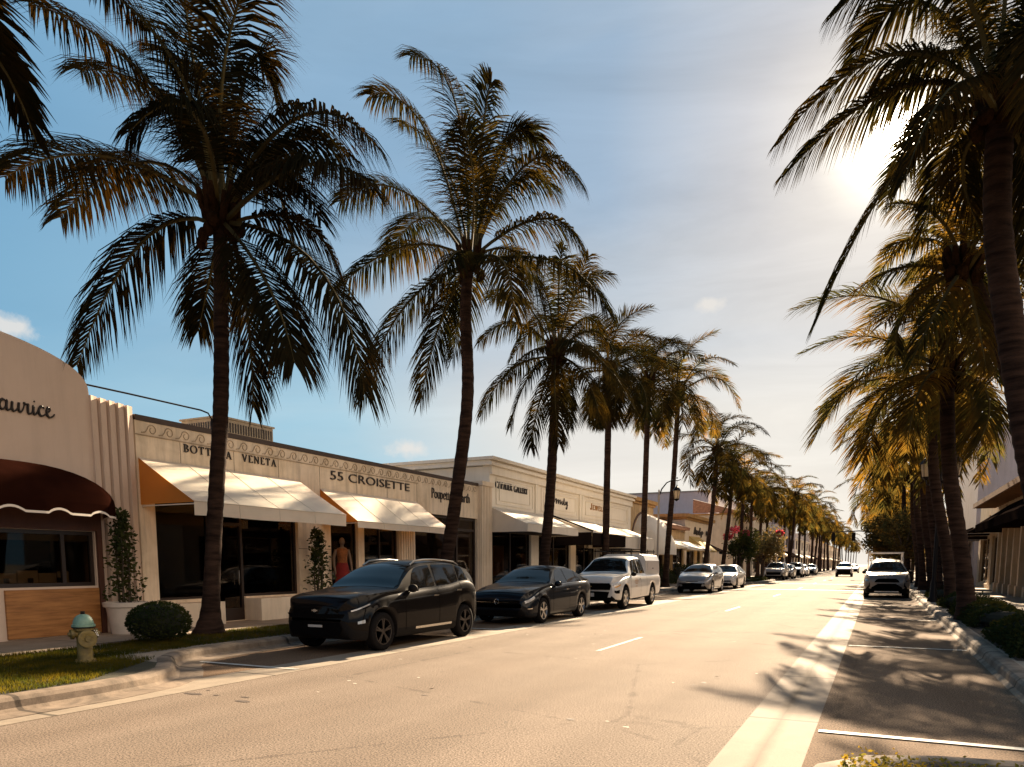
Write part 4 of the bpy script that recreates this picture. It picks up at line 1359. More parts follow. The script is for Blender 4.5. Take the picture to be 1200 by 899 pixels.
def mannequin(x, y, z, label, top, skirt, rz=0.0, h=1.72):
    t = thing('mannequin', label, 'mannequin', (x, y, z), rz, 'shop window figures')
    k = h / 1.72
    b = MB()
    # one continuous body: legs, trunk, neck, head
    for sg in (-1, 1):
        b.tube([(sg * .09 * k, -.05 * k, 0.0), (sg * .085 * k, 0, .06 * k), (sg * .085 * k, 0, .45 * k), (sg * .095 * k, 0, .62 * k), (sg * .08 * k, 0, .86 * k)], [.04 * k, .042 * k, .055 * k, .068 * k, .085 * k], 10)
        b.tube([(sg * .17 * k, 0, 1.40 * k), (sg * .235 * k, .02 * k, 1.18 * k), (sg * .25 * k, -.03 * k, .95 * k), (sg * .24 * k, -.09 * k, .80 * k)], [.048 * k, .04 * k, .033 * k, .026 * k], 8)
        b.ball((sg * .24 * k, -.10 * k, .76 * k), .022 * k, .03 * k, .05 * k, 8, 6)
    b.tube([(0, 0, .82 * k), (0, 0, .95 * k), (0, 0, 1.08 * k), (0, 0, 1.25 * k), (0, 0, 1.38 * k), (0, 0, 1.44 * k), (0, 0, 1.47 * k), (0, 0, 1.54 * k)], [.14 * k, .155 * k, .12 * k, .14 * k, .165 * k, .12 * k, .052 * k, .046 * k], 14)
    b.ball((0, -.01 * k, 1.62 * k), .072 * k, .09 * k, .115 * k, 14, 10)
    b.build('figure', mat('mannequin_skin', (0.13, 0.08, 0.05), 0.6), t, smooth=60, local=True)
    b = MB(); b.tube([(0, 0, .97 * k), (0, 0, 1.10 * k), (0, 0, 1.26 * k), (0, 0, 1.38 * k), (0, 0, 1.43 * k)], [.15 * k, .13 * k, .152 * k, .176 * k, .13 * k], 16, cap=False)
    b.build('top', top, t, smooth=60, local=True)
    b = MB(); b.tube([(0, 0, .50 * k), (0, 0, .72 * k), (0, 0, .92 * k), (0, 0, 1.05 * k)], [.21 * k, .20 * k, .175 * k, .135 * k], 18, cap=False)
    b.build('skirt', skirt, t, smooth=60, local=True)
    return t


M_or = mat('orange_cloth', (0.26, 0.085, 0.02), 0.9, var=0.6, vscale=9, bump=0.4); M_rd = mat('red_cloth', (0.20, 0.008, 0.006), 0.9, var=0.4, vscale=7, bump=0.4)
mannequin(FX + 0.28, 16.62, 0.5, 'shop dummy in an orange top and red skirt right of the cream pier', M_or, M_rd, rz=R(60))
b = MB(); b.box(FX + 0.02, FX + 0.55, 16.36, 16.9, 0.148, 0.5)
tag(b.build('display_plinth', M_dark, loc=(FX + 0.28, 16.62, 0.15)), 'low dark plinth under the dummy in the red skirt', 'plinth')
mannequin(FX - 0.7, 18.8, 0.17, 'pale shop dummy in cream clothes behind the glass door', mat('cream_cloth', (0.5, 0.42, 0.3), 0.8), mat('sand_cloth', (0.35, 0.28, 0.2), 0.8), rz=R(70))

# roof plant and pipe
t = thing('rooftop_ac_unit', 'boxy louvred air conditioner on the roof behind the scroll frieze', 'air conditioner', (-16.3, 14.9, 4.0))
b = MB(); b.box(-16.9, -15.5, 14.4, 16.3, 4.0, 5.28); b.build('housing', stucco('ac_paint', (0.42, 0.36, 0.28), 0.3), t)
b = MB()
for i in range(16): b.box(-16.85 + i * .085, -16.82 + i * .085, 14.385, 14.398, 4.95, 5.2)
for i in range(20): b.box(-15.498, -15.485, 14.45 + i * .092, 14.49 + i * .092, 4.95, 5.2)
b.build('louvre', M_frame, t)
b = MB(); b.box(-16.94, -15.46, 14.36, 16.34, 5.285, 5.33); b.build('lid', stucco('ac_paint', (0.42, 0.36, 0.28), 0.3), t)
b = MB()
b.tube([(FX - .1, 9.4, 4.92), (FX - .1, 10.5, 4.93), (FX - .1, 12.3, 4.93), (FX - .1, 12.5, 4.90), (FX - .1, 12.58, 4.80), (FX - .1, 12.6, 4.5)], 0.018, 8)
tag(b.build('roof_pipe', M_blk, loc=(FX - .1, 11, 4.9)), 'thin dark pipe running above the scroll frieze and bending down', 'pipe')

# ------------------------------------------------------------------ left: white gallery building
G3 = bld('shop_building', 'tall white gallery building with moulded panels and deep closed awnings', 35)
b = MB()
for i in range(7): b.box(FX + 0.10, FX + 0.16, 25.06 + i * 0.124, 25.06 + i * 0.124 + 0.075, 0.15, 4.45)
b.box(FX - 0.3, FX + 0.10, 25.035, 25.93, 0.146, 4.45)
b.box(FX - 0.3, FX + 0.2, 25.035, 25.97, 4.455, 4.62)
b.build('fluted_pilaster', M_cream, G3)
ops = [(26.1, 29.9, 0.3, 2.85), (30.7, 34.6, 0.3, 2.85), (35.3, 38.2, 0.16, 2.85), (38.9, 43.9, 0.4, 2.8)]
block(G3, -1, FX, 25.98, 44.5, 5.3, M_white, ops, zi=3.9, roofdrop=0.2)
b = MB()
b.box(FX - 12, FX + 0.22, 25.75, 44.6, 5.305, 5.42); b.box(FX - 11.9, FX + 0.14, 25.80, 44.55, 5.425, 5.50); b.box(FX - 12, FX + 0.30, 25.7, 44.7, 5.505, 5.62)
b.box(FX + 0.003, FX + 0.10, 26.0, 44.5, 4.98, 5.30)
b.build('cornice', M_white, G3)
b = MB()
for ya, yb in ((26.5, 30.0), (30.9, 35.4), (36.3, 43.9)):
    for d, wd in ((0, .05), (.28, .03)):
        x0, x1 = FX + 0.003, FX + 0.035
        za, zb2 = 3.85 + d * .6, 4.9 - d * .6
        y0_, y1_ = ya + d, yb - d
        b.box(x0, x1, y0_, y1_, za, za + wd); b.box(x0, x1, y0_, y1_, zb2 - wd, zb2); b.box(x0, x1, y0_, y0_ + wd, za + wd, zb2 - wd); b.box(x0, x1, y1_ - wd, y1_, za + wd, zb2 - wd)
for y in (30.2, 35.6, 35.95): b.box(FX + .003, FX + .08, y, y + .25, 3.0, 4.97)
b.build('moulding', M_white, G3)
for o in ops: window(G3, FX, -1, *o, mull=((o[0] + o[1]) / 2,), fw=0.07)
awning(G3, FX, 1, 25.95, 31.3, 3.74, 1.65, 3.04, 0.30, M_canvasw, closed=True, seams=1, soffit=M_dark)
aw3 = awning(G3, FX, 1, 32.0, 36.9, 3.72, 2.1, 2.95, 0.04, M_canvasw, seams=1)
b = MB()
b.box(FX + 2.06, FX + 2.09, 32.0, 36.9, 2.35, 2.93); b.box(FX + .3, FX + 2.05, 31.97, 31.99, 2.35, 2.93); b.box(FX + .3, FX + 2.05, 36.91, 36.93, 2.35, 2.93)
b.bar((FX + 0.02, 31.97, 3.76), (FX + 2.12, 31.97, 2.98), 0.05)
b.build('drop_curtain', M_canvasb, aw3)
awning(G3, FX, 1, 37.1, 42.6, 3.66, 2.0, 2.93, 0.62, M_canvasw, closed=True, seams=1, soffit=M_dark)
serif_sign(G3, 'CAVALIER', FX, 26.45, 27.95, 4.50, 0.25, M_sign, track=0.04, thick=0.24, thin=0.09)
serif_sign(G3, 'GALLERY', FX, 28.12, 29.45, 4.48, 0.25, M_sign, track=0.04, thick=0.24, thin=0.09)
script_sign(G3, [[(0, .2), (.3, .9), (.5, .9), (.5, .1), (.8, .8), (1.0, .8), (1.0, .1), (1.3, .8), (1.5, .8), (1.5, .1), (1.8, .5)], [(1.95, .8), (2.0, .1), (2.25, .3), (2.5, 1.3), (2.5, .1), (2.8, .3)], [(2.95, .8), (3.0, .1), (3.3, .8), (3.25, -.5), (3.0, -.5), (3.5, .2)]], FX, 32.4, 34.1, 4.30, 0.25, M_sign, 0.022)
serif_sign(G3, 'JEWELNER', FX, 37.3, 40.4, 4.36, 0.24, mat('gilt_letters', (0.34, 0.17, 0.05), 0.5), track=0.2, thick=0.2, thin=0.1, capfirst=1.3)
# displays in the gallery windows
pc = [mat('pic_cream', (0.75, 0.62, 0.42), 0.6, var=0.5, vscale=5), mat('pic_amber', (0.75, 0.36, 0.09), 0.6, var=0.5, vscale=4), mat('pic_pale', (0.65, 0.58, 0.48), 0.6, var=0.6, vscale=5)]
for q, bx_ in ((0, (FX - 1.2, FX - 1.26, 26.6, 27.4, 1.2, 2.2)), (1, (FX - 1.2, FX - 1.26, 28.2, 29.6, 1.0, 2.3)), (1, (FX - 1.2, FX - 1.26, 31.5, 32.4, 1.3, 2.0)), (2, (FX - 1.2, FX - 1.26, 33.3, 34.0, 1.2, 2.1))): each('framed_picture', pc[q], G3, [bx_])
each('display_stand', pc[2], G3, [(FX - .6, FX - 1.0, 28.2, 29.0, .3, .9), (FX - .5, FX - .8, 26.8, 27.2, .3, 1.1)])

# ------------------------------------------------------------------ left: tan building with domed canopy
D4 = bld('shop_building', 'tan stone building with an ochre cornice and a white domed canopy', 47)
block(D4, -1, FX, 44.55, 49.6, 5.25, M_tan, [(45.3, 48.9, 0.16, 3.0)])
b = MB(); b.box(FX - 12, FX + 0.12, 44.72, 49.7, 5.253, 5.40); b.box(FX - 12, FX + 0.25, 44.74, 49.8, 5.403, 5.62); b.build('cornice', M_ochre, D4)
window(D4, FX, -1, 45.3, 48.9, 0.16, 3.0, mull=(46.5, 47.7), fw=0.07)
b = MB()
arcp = [(47.1 + 2.5 * math.cos(t * PI / 24), 2.9 + 1.95 * math.sin(t * PI / 24)) for t in range(25)]
arcq = [(47.1 + 2.35 * math.cos(t * PI / 24), 2.9 + 1.8 * math.sin(t * PI / 24)) for t in range(25)]
for i in range(24):
    b.prism([arcp[i], arcp[i + 1], arcq[i + 1], arcq[i]], 'x', FX + .003, FX + .05)
b.build('arch_trim', mat('dark_arch', (0.08, 0.04, 0.03), 0.7), D4)
b = MB()
nu, nv = 40, 10
vs = []; fs = []
for i in range(nu + 1):
    th = PI * i / nu
    for j in range(nv + 1):
        v = j / nv
        k = math.cos(v * PI / 2) ** 0.55
        g = 1 - 0.03 * abs(math.sin(th * 5))
        # th sweeps the arch, v sweeps out from the wall
        yy = 47.1 - 2.3 * math.cos(th) * (0.55 + 0.45 * math.cos(v * PI / 2)) * g
        zz = 2.45 + 2.3 * math.sin(th) * (math.cos(v * PI / 2)) * g
        vs.append((FX + 0.01 + 1.9 * math.sin(v * PI / 2), yy, max(2.42, zz)))
for i in range(nu):
    for j in range(nv): fs.append((i * (nv + 1) + j, (i + 1) * (nv + 1) + j, (i + 1) * (nv + 1) + j + 1, i * (nv + 1) + j + 1))
b.add(vs, fs)
vs = [(FX + .01 + 1.9 * math.sin(PI * i / 2 / 12) , 47.1 - 2.3 * (0.55 + 0.45 * math.cos(PI * i / 2 / 12)), 2.45) for i in range(13)]
vs2 = [(x, 94.2 - y, z) for x, y, z in reversed(vs)]
ring = vs + vs2
b.add(ring + [(x, y, 2.1) for x, y, z in ring], [(i, i + 1, len(ring) + i + 1, len(ring) + i) for i in range(len(ring) - 1)])
recalc(b.build('canopy', M_canvasw, D4, smooth=50))

E5 = bld('shop_building', 'low stone shop with a sloping tiled eave and long white awning', 54)
block(E5, -1, FX, 49.65, 58.8, 4.0, M_tan, [(50.2, 52.5, 0.3, 2.7), (53.2, 54.4, 0.16, 2.7), (55.2, 58.3, 0.4, 2.7)])
for o in [(50.2, 52.5, 0.3, 2.7), (53.2, 54.4, 0.16, 2.7), (55.2, 58.3, 0.4, 2.7)]: window(E5, FX, -1, *o, mull=((o[0] + o[1]) / 2,), fw=0.07)


def tile_roof(root, X, sx, y0, y1, z0, z1, run, over=0.45, m=None):
    """pan tiles on a slope rising away from the street"""
    b = MB()
    n = max(4, int((y1 - y0) / 0.28))
    xe, xr = X + sx * over, X - sx * run
    for i in range(n):
        ya = y0 + (y1 - y0) * i / n; yb = y0 + (y1 - y0) * (i + 1) / n; ym = (ya + yb) / 2
        vs = []
        for x, z in ((xe, z0), (xr, z1)):
            for y, dz in ((ya, 0), ((ya + ym) / 2, .05), (ym, .07), ((ym + yb) / 2, .05), (yb, 0)): vs.append((x, y, z + dz))
        b.add(vs, [(k, k + 1, 6 + k, 5 + k) for k in range(4)])
        b.add([(xe, ya, z0), (xe, (ya + ym) / 2, z0 + .05), (xe, ym, z0 + .07), (xe, (ym + yb) / 2, z0 + .05), (xe, yb, z0)], [(0, 1, 2, 3, 4)])
    b.box(xe - sx * 0.02, X + sx * 0.002, y0 + 0.01, y1 - 0.01, z0 - 0.16, z0 - 0.005)
    b.add([(xr, y0, z1), (xe, y0, z0), (X, y0, z0 - 0.1), (xr, y0, z0 - 0.1)], [(0, 1, 2, 3)])
    b.add([(xr, y1, z1), (xe, y1, z0), (X, y1, z0 - 0.1), (xr, y1, z0 - 0.1)], [(0, 1, 2, 3)])
    return b.build('tiled_roof', m or M_tile, root)


tile_roof(E5, FX, 1, 49.7, 58.7, 4.25, 5.1, 2.4)
awning(E5, FX, 1, 50.2, 58.2, 3.35, 2.2, 2.6, 0.12, M_canvasw, seams=4)

F6 = bld('shop_building', 'cream shop with a bold ochre cornice, dark script sign and yellow awning', 64)
block(F6, -1, FX, 58.85, 69.0, 5.0, M_cream, [(59.6, 62.5, 0.3, 2.8), (63.5, 65.0, 0.16, 2.8), (65.8, 68.6, 0.4, 2.8)])
for o in [(59.6, 62.5, 0.3, 2.8), (63.5, 65.0, 0.16, 2.8), (65.8, 68.6, 0.4, 2.8)]: window(F6, FX, -1, *o, mull=((o[0] + o[1]) / 2,), fw=0.07)
b = MB(); b.box(FX - 12, FX + 0.15, 58.7, 69.05, 5.003, 5.16); b.box(FX - 12, FX + 0.35, 58.5, 69.1, 5.163, 5.42); b.build('cornice', M_ochre, F6)
awning(F6, FX, 1, 60.3, 64.3, 3.75, 1.5, 2.6, 0.1, M_canvasy, seams=1)
awning(F6, FX, 1, 65.2, 68.7, 3.3, 1.5, 2.6, 0.25, M_canvasb, seams=1)
script_sign(F6, [[(0, 0), (.2, 1.3), (.3, 1.4), (.35, .1), (.5, .8), (.7, .8), (.75, .1), (1.0, .1)], [(1.0, .7), (1.2, .8), (1.2, .1), (1.5, .3), (1.8, 1.4), (1.7, 1.4), (1.7, .1), (2.0, .2)], [(2.1, .8), (2.15, -.5), (2.3, .8), (2.6, .5), (2.2, .1)]], FX, 61.9, 65.3, 3.95, 0.35, M_sign, 0.07)
b = MB(); b.box(FX + .05, FX + .12, 66.6, 67.9, 4.0, 4.35); b.build('hanging_sign', M_sign, F6)

H7 = bld('corner_house', 'two-storey cream corner house with arched upper windows and tiled eave', 85, cat='house')
hy0, hy1 = 79.8, 93.5
hop = [(hy0 + 1.2 + i * 2.5, hy0 + 2.3 + i * 2.5, 4.1, 5.5) for i in range(5)] + [(81, 83.5, 0.16, 2.6), (85, 88, 0.4, 2.6), (90, 92.5, .4, 2.6)]
block(H7, -1, FX, hy0, hy1, 6.6, stucco('cream_house_stucco', (0.62, 0.53, 0.42), 0.2), hop, zi=3.7)
for i in range(5):
    window(H7, FX, -1, *hop[i], mull=((hop[i][0] + hop[i][1]) / 2,), fw=0.07, name='upper_window')
b = MB()
for i in range(5):
    ya, yb = hop[i][0], hop[i][1]; ym = (ya + yb) / 2
    pts = [(FX + .03, ym + 0.62 * math.cos(t * PI / 12), 5.5 + 0.5 * math.sin(t * PI / 12)) for t in range(13)]
    b.tube(pts, 0.06, 5)
    b.prism([(ym + 0.55 * math.cos(t * PI / 10), 5.5 + 0.42 * math.sin(t * PI / 10)) for t in range(11)], 'x', FX + .003, FX + .02, 1)
b.box(FX + .003, FX + .12, hy0, hy1, 3.35, 3.5)
b.build('window_arch', [M_cream, M_frame], H7)
for o in hop[5:]: window(H7, FX, -1, *o, mull=((o[0] + o[1]) / 2,), fw=0.08)
b = MB(); b.box(FX - 13, FX + .15, hy0 - .1, hy1 + .1, 6.603, 6.75); b.build('cornice', M_ochre, H7)
tile_roof(H7, FX, 1, hy0 - .4, hy1 + .4, 6.9, 8.2, 4.0, over=0.6)
b = MB(); b.box(FX - 5, FX - 12, hy0 + .2, hy1 - .2, 6.75, 6.9); b.build('roof', M_roof, H7)
b = MB()
b.box(FX + .2, FX + 1.0, 79.9, 86, 3.0, 3.15); b.box(FX + .95, FX + 1.0, 79.9, 86, 3.15, 3.9)
b.build('balcony', stucco('balcony_stone', (0.55, 0.45, 0.33), 0.3), H7)

t = thing('office_block', 'large plain lilac-grey block rising behind the tiled roofs', 'building', (-24, 100, 0), group='shop buildings on the left')
b = MB(); b.box(-44, -19.5, 96, 135, 0, 10.6); b.build('wall', M_lilac, t)
b = MB(); b.box(-44.1, -19.4, 95.9, 135.1, 10.6, 10.75); b.build('coping', M_roof, t)
each('window', M_carglass, t, [(-19.49, -19.44, 99 + k * 6, 101.5 + k * 6, 6.2, 8.2) for k in range(6)])

# generic shops farther down both sides


def far_shop(X, sx, y0, y1, z, m, label, seed, group, aw=None, tall=False):
    rr = random.Random(seed)
    t = thing('shop_building', label, 'shop building', (X, (y0 + y1) / 2, 0), group=group)
    n = max(1, int((y1 - y0) / 5))
    st = (y1 - y0) / n
    ops = [(y0 + i * st + 0.7, y0 + (i + 1) * st - 0.7, 0.4, 2.8) for i in range(n)]
    if tall:
        for fl in range(int((z - 3.8) / 3.2) + 1):
            zz = 4.2 + fl * 3.2
            if zz + 1.6 > z: break
            ops += [(y0 + i * st + 1.4, y0 + (i + 1) * st - 1.4, zz, zz + 1.6) for i in range(n)]
    block(t, -sx, X, y0, y1, z, m, ops, zi=3.3)
    for o in ops: window(t, X, -sx, *o, mull=((o[0] + o[1]) / 2,), fw=0.09)
    b = MB(); b.box(X - sx * 12, X + sx * 0.25, y0 + .02, y1 - .02, z + .003, z + 0.25); b.build('cornice', m, t)
    for i in range(n):
        if rr.random() < 0.7:
            mm = aw if aw else rr.choice([M_canvasw, M_canvas, M_canvasb])
            awning(t, X, sx, y0 + i * st + 0.5, y0 + (i + 1) * st - 0.5, 3.6, 1.6, 2.7, 0.2, mm, seams=1)
    return t


GLB, GRB = 'shop buildings on the left', 'shop buildings on the right'
far_shop(FX, 1, 94.5, 108, 7.2, M_white, 'white two-storey shop just past the cream corner house', 1, GLB, tall=True)
far_shop(FX, 1, 108.1, 124, 5.2, M_cream, 'low cream shop in the palm shade beyond the bougainvillea', 2, GLB)
far_shop(FX, 1, 124.1, 146, 9.0, M_lilac, 'tall grey shop front with windows above, among the far palms', 3, GLB, tall=True)
far_shop(FX, 1, 146.1, 175, 6.0, M_white, 'white shop behind the far left palms, past the tall grey one', 4, GLB, tall=True)
far_shop(FX, 1, 176, 230, 8.0, M_pink, 'distant pinkish shops in the far left palm rows', 5, GLB, tall=True)
far_shop(FX, 1, 232, 330, 7.0, M_cream, 'farthest cream shops at the end of the left side', 6, GLB, tall=True)

# ------------------------------------------------------------------ right-hand shops
R1 = thing('shop_building', 'right-hand shop with tall cream columns, black awnings and a timber eave', 'shop building', (RX, 40, 0), group=GRB)
cols = [30.0, 33.0, 36.4, 39.2, 42.2]
rops = [(29, 34.6, 0.25, 3.1), (35.4, 38.1, 0.5, 3.1), (38.7, 41.5, 0.16, 3.1), (44.2, 47.5, 0.4, 3.0), (48.6, 52.5, 0.4, 3.0)]
M_rcream = stucco('right_cream', (0.60, 0.46, 0.31), 0.25)
block(R1, 1, RX, 28, 53.5, 4.9, M_rcream, rops, zi=3.4)
for o in rops: window(R1, RX, 1, *o, mull=((o[0] + o[1]) / 2,), fw=0.09, mframe=M_rcream)
for y in (34.75, 36.6, 38.3, 40.0, 41.7, 43.0):
    b = MB(); b.box(RX - .28, RX - .003, y, y + .3, .6, 3.2); b.box(RX - .34, RX - .003, y - .05, y + .35, .146, .6)
    b.build('column', M_rcream, R1)
each('beam', M_rcream, R1, [(RX - .32, RX - .003, 34.6, 53.4, 3.2, 3.45)])
b = MB()
b.prism([(RX - 1.0, 4.55), (RX - 1.0, 4.65), (RX + 2.6, 5.75), (RX + 2.6, 5.6)], 'y', 28, 47)
b.box(RX - 1.05, RX - .95, 28, 47, 4.45, 4.68)
b.build('eave', mat('terracotta_edge', (0.35, 0.2, 0.12), 0.7, var=0.3), R1)
each('rafter', mat('timber', (0.30, 0.16, 0.08), 0.7), R1, [(RX - .94, RX - .02, 28.2 + k * .8, 28.3 + k * .8, 4.42, 4.53) for k in range(24)])
awning(R1, RX, -1, 30.0, 35.8, 4.3, 1.35, 3.35, 0.35, M_canvasb, closed=True, seams=1)
awning(R1, RX, -1, 37.4, 42.3, 4.3, 1.35, 3.35, 0.35, M_canvasb, closed=True, seams=1)
awning(R1, RX, -1, 44.5, 48.7, 3.9, 1.5, 3.1, 0.25, M_canvasb, seams=1)
awning(R1, RX, -1, 49.5, 53.0, 3.8, 1.6, 2.9, 0.2, M_canvasb, seams=1)
b = MB(); b.box(RX - .05, RX - .004, 43.0, 44.2, 3.75, 4.35); b.box(RX - .05, RX - .004, 48.9, 49.4, 3.6, 4.2); b.build('sign_board', stucco('board_tan', (0.4, 0.28, 0.17), .2), R1)
R2 = thing('office_block', 'big blank greyish-white wall rising behind the right-hand palms', 'building', (RX, 60, 0), group=GRB)
b = MB(); b.box(RX + .02, 28, 56.0, 78, 0, 10.1); b.build('wall', stucco('grey_white_wall', (0.60, 0.52, 0.50), 0.16), R2)
b = MB(); b.box(RX - .05, 28.1, 55.9, 78.1, 10.1, 10.2); b.build('coping', M_roof, R2)
window(R2, RX + .02, -1, 58, 64, 0.4, 2.8, mull=(60, 62), fw=0.1)
window(R2, RX + .02, -1, 67, 74, 0.4, 2.8, mull=(69, 71.5), fw=0.1)
awning(R2, RX + .02, -1, 57, 65, 3.9, 2.2, 3.0, 0.3, M_canvasb, seams=1)
awning(R2, RX + .02, -1, 66, 75, 3.7, 2.0, 2.8, 0.2, M_canvasw, seams=1)
far_shop(RX, -1, 79, 98, 5.5, M_cream, 'low cream shop beyond the big blank right-hand wall', 11, GRB)
far_shop(RX, -1, 98.1, 125, 7.5, M_white, 'white two-storey shop in the right-hand palm shade', 12, GRB, tall=True)
far_shop(RX, -1, 126, 175, 6.0, M_pink, 'distant pinkish shops behind the right-hand palms', 13, GRB, tall=True)
far_shop(RX, -1, 176, 260, 8.0, M_cream, 'farthest cream shops at the end of the right side', 14, GRB, tall=True)

# ------------------------------------------------------------------ vehicles
def pchip(P):
    xs = [p[0] for p in P]; ys = [p[1] for p in P]
    n = len(P)
    h = [xs[i + 1] - xs[i] for i in range(n - 1)]; d = [(ys[i + 1] - ys[i]) / h[i] for i in range(n - 1)]
    m = [d[0]] + [0 if d[i - 1] * d[i] <= 0 else 2 * d[i - 1] * d[i] / (d[i - 1] + d[i]) for i in range(1, n - 1)] + [d[-1]]
    def f(x):
        if x <= xs[0]: return ys[0]
        if x >= xs[-1]: return ys[-1]
        i = 0
        while x > xs[i + 1]: i += 1
        t = (x - xs[i]) / h[i]
        return (ys[i] * (1 + 2 * t) * (1 - t) ** 2 + h[i] * m[i] * t * (1 - t) ** 2 + ys[i + 1] * t * t * (3 - 2 * t) + h[i] * m[i + 1] * t * t * (t - 1))
    return f


class Car:
    """body lofted from cross-sections; s runs from the nose (0) to the tail (L); nose points to -y"""
    def __init__(c, spec):
        c.__dict__.update(spec)
        c.ft = pchip(c.top); c.fb = pchip(c.belt); c.fz = pchip(c.bottom); c.fw = pchip(c.half)
    def arch(c, s):
        z = -1
        for a in c.axles:
            d = abs(s - a)
            if d < c.ra: z = max(z, c.r + math.sqrt(c.ra ** 2 - d * d) * 1.0)
        return z
    def section(c, s):
        w = c.fw(s); zt = c.ft(s); zs = min(c.fb(s), zt - 0.035); zb0 = c.fz(s); za = c.arch(s)
        zb = max(zb0, za)
        h = zt - zs
        xb = w * 0.93
        k = min(1.0, max(0.0, (h - 0.04) / 0.46))
        xr = xb * (1 - k) + min(c.wroof, xb) * k if h > 0.06 else xb
        e = w * c.tuck
        low = [(0, zb), (w * .6, zb), (w * .92, zb), (w - .028 + 0 * e, max(zb + 0.012, zb0 + .05, za)), (w - .008, max(zb + 0.03, zb0 + .16, za)), (w, max(zb + 0.05, zb0 + (zs - zb0) * .52, za + .01)),
               (w * .992, max(zb + .06, zs - .16)), (w * .972, zs - .05), (w * .935, zs)]
        up = [(xb - .012 + (xr - xb) * .04, zs + h * .07), (xb + (xr - xb) * .38, zs + h * .36), (xb + (xr - xb) * .74, zs + h * .70), (xb + (xr - xb) * .93, zs + h * .88),
              (xr - .07 * min(1, h * 3) - (.06 if h < .15 else 0), zs + h * .965), (xr * .62, zt + .008), (xr * .3, zt + .02), (0, zt + .024)]
        return low + up
    def P(c, s, k):
        q = c.section(s); k = max(0, min(len(q) - 1.0001, k)); i = int(k); f = k - i
        return Vector((q[i][0] * (1 - f) + q[i + 1][0] * f, s - c.L / 2, q[i][1] * (1 - f) + q[i + 1][1] * f))
    def body(c, root, m, mlow=None):
        ss = [c.L * i / 70 for i in range(71)] + [0.02, 0.06, 0.1, c.L - .02, c.L - .05, c.L - .1]
        for a in c.axles:
            for i in range(0, 25):
                ss.append(a - c.ra * math.cos(PI * i / 24) * 0.9999)
        ss = sorted({round(s, 4) for s in ss if 0 <= s <= c.L})
        secs = [c.section(s) for s in ss]
        n = len(secs[0])
        vs = []
        for s, q in zip(ss, secs):
            vs += [(x, s - c.L / 2, z) for x, z in q] + [(-x, s - c.L / 2, z) for x, z in reversed(q[1:-1])]
        N_ = 2 * n - 2
        fs = []; mi = []
        for i in range(len(ss) - 1):
            for k in range(N_):
                fs.append((i * N_ + k, i * N_ + (k + 1) % N_, (i + 1) * N_ + (k + 1) % N_, (i + 1) * N_ + k))
                kk = k if k < n - 1 else N_ - 1 - k
                mi.append(1 if kk <= 2 or (kk == 3 and c.clad) else 0)
        fs.append(tuple(range(N_))); mi.append(0)
        fs.append(tuple(reversed(range((len(ss) - 1) * N_, len(ss) * N_)))); mi.append(0)
        b = MB(); b.add(vs, fs); b.m = mi
        o = b.build('body', [m, M_plast], root, local=True)
        recalc(o)
        o.data.polygons.foreach_set('use_smooth', [True] * len(o.data.polygons)); o.data.set_sharp_from_angle(angle=R(32))
        return o
    def patch(c, name, root, m, s0, s1, k0, k1, nu=14, nv=6, side=0, off=0.005, sfun=None, both=False):
        """sheet lying just proud of the body between stations s0..s1 and section positions k0..k1.
        sfun(v) may return (s0,s1) for each height v; both = spans left to right over the centre line"""
        b = MB()
        def Q(u, v, sg):
            if sfun: a, e = sfun(v)
            else: a, e = s0, s1
            s = a + (e - a) * u; k = k0 + (k1 - k0) * v
            p = c.P(s, k)
            ps = c.P(min(c.L, s + .02), k) - c.P(max(0, s - .02), k)
            pk = c.P(s, k + .05) - c.P(s, k - .05)
            nn = ps.cross(pk)
            if nn.length < 1e-9: nn = Vector((1, 0, 0))
            nn.normalize()
            ctr = Vector((0, p.y, c.fb(s) * .75))
            if nn.dot(p - ctr) < 0: nn = -nn
            p = p + nn * off
            return Vector((p.x * sg, p.y, p.z))
        for sg in ((1, -1) if side == 0 else (side,)):
            b = MB()
            vs = [Q(i / nu, j / nv, sg) for j in range(nv + 1) for i in range(nu + 1)]
            b.add(vs, [(j * (nu + 1) + i, j * (nu + 1) + i + 1, (j + 1) * (nu + 1) + i + 1, (j + 1) * (nu + 1) + i) for j in range(nv) for i in range(nu)])
            o = b.build(name, m, root, smooth=40, local=True)
        return o


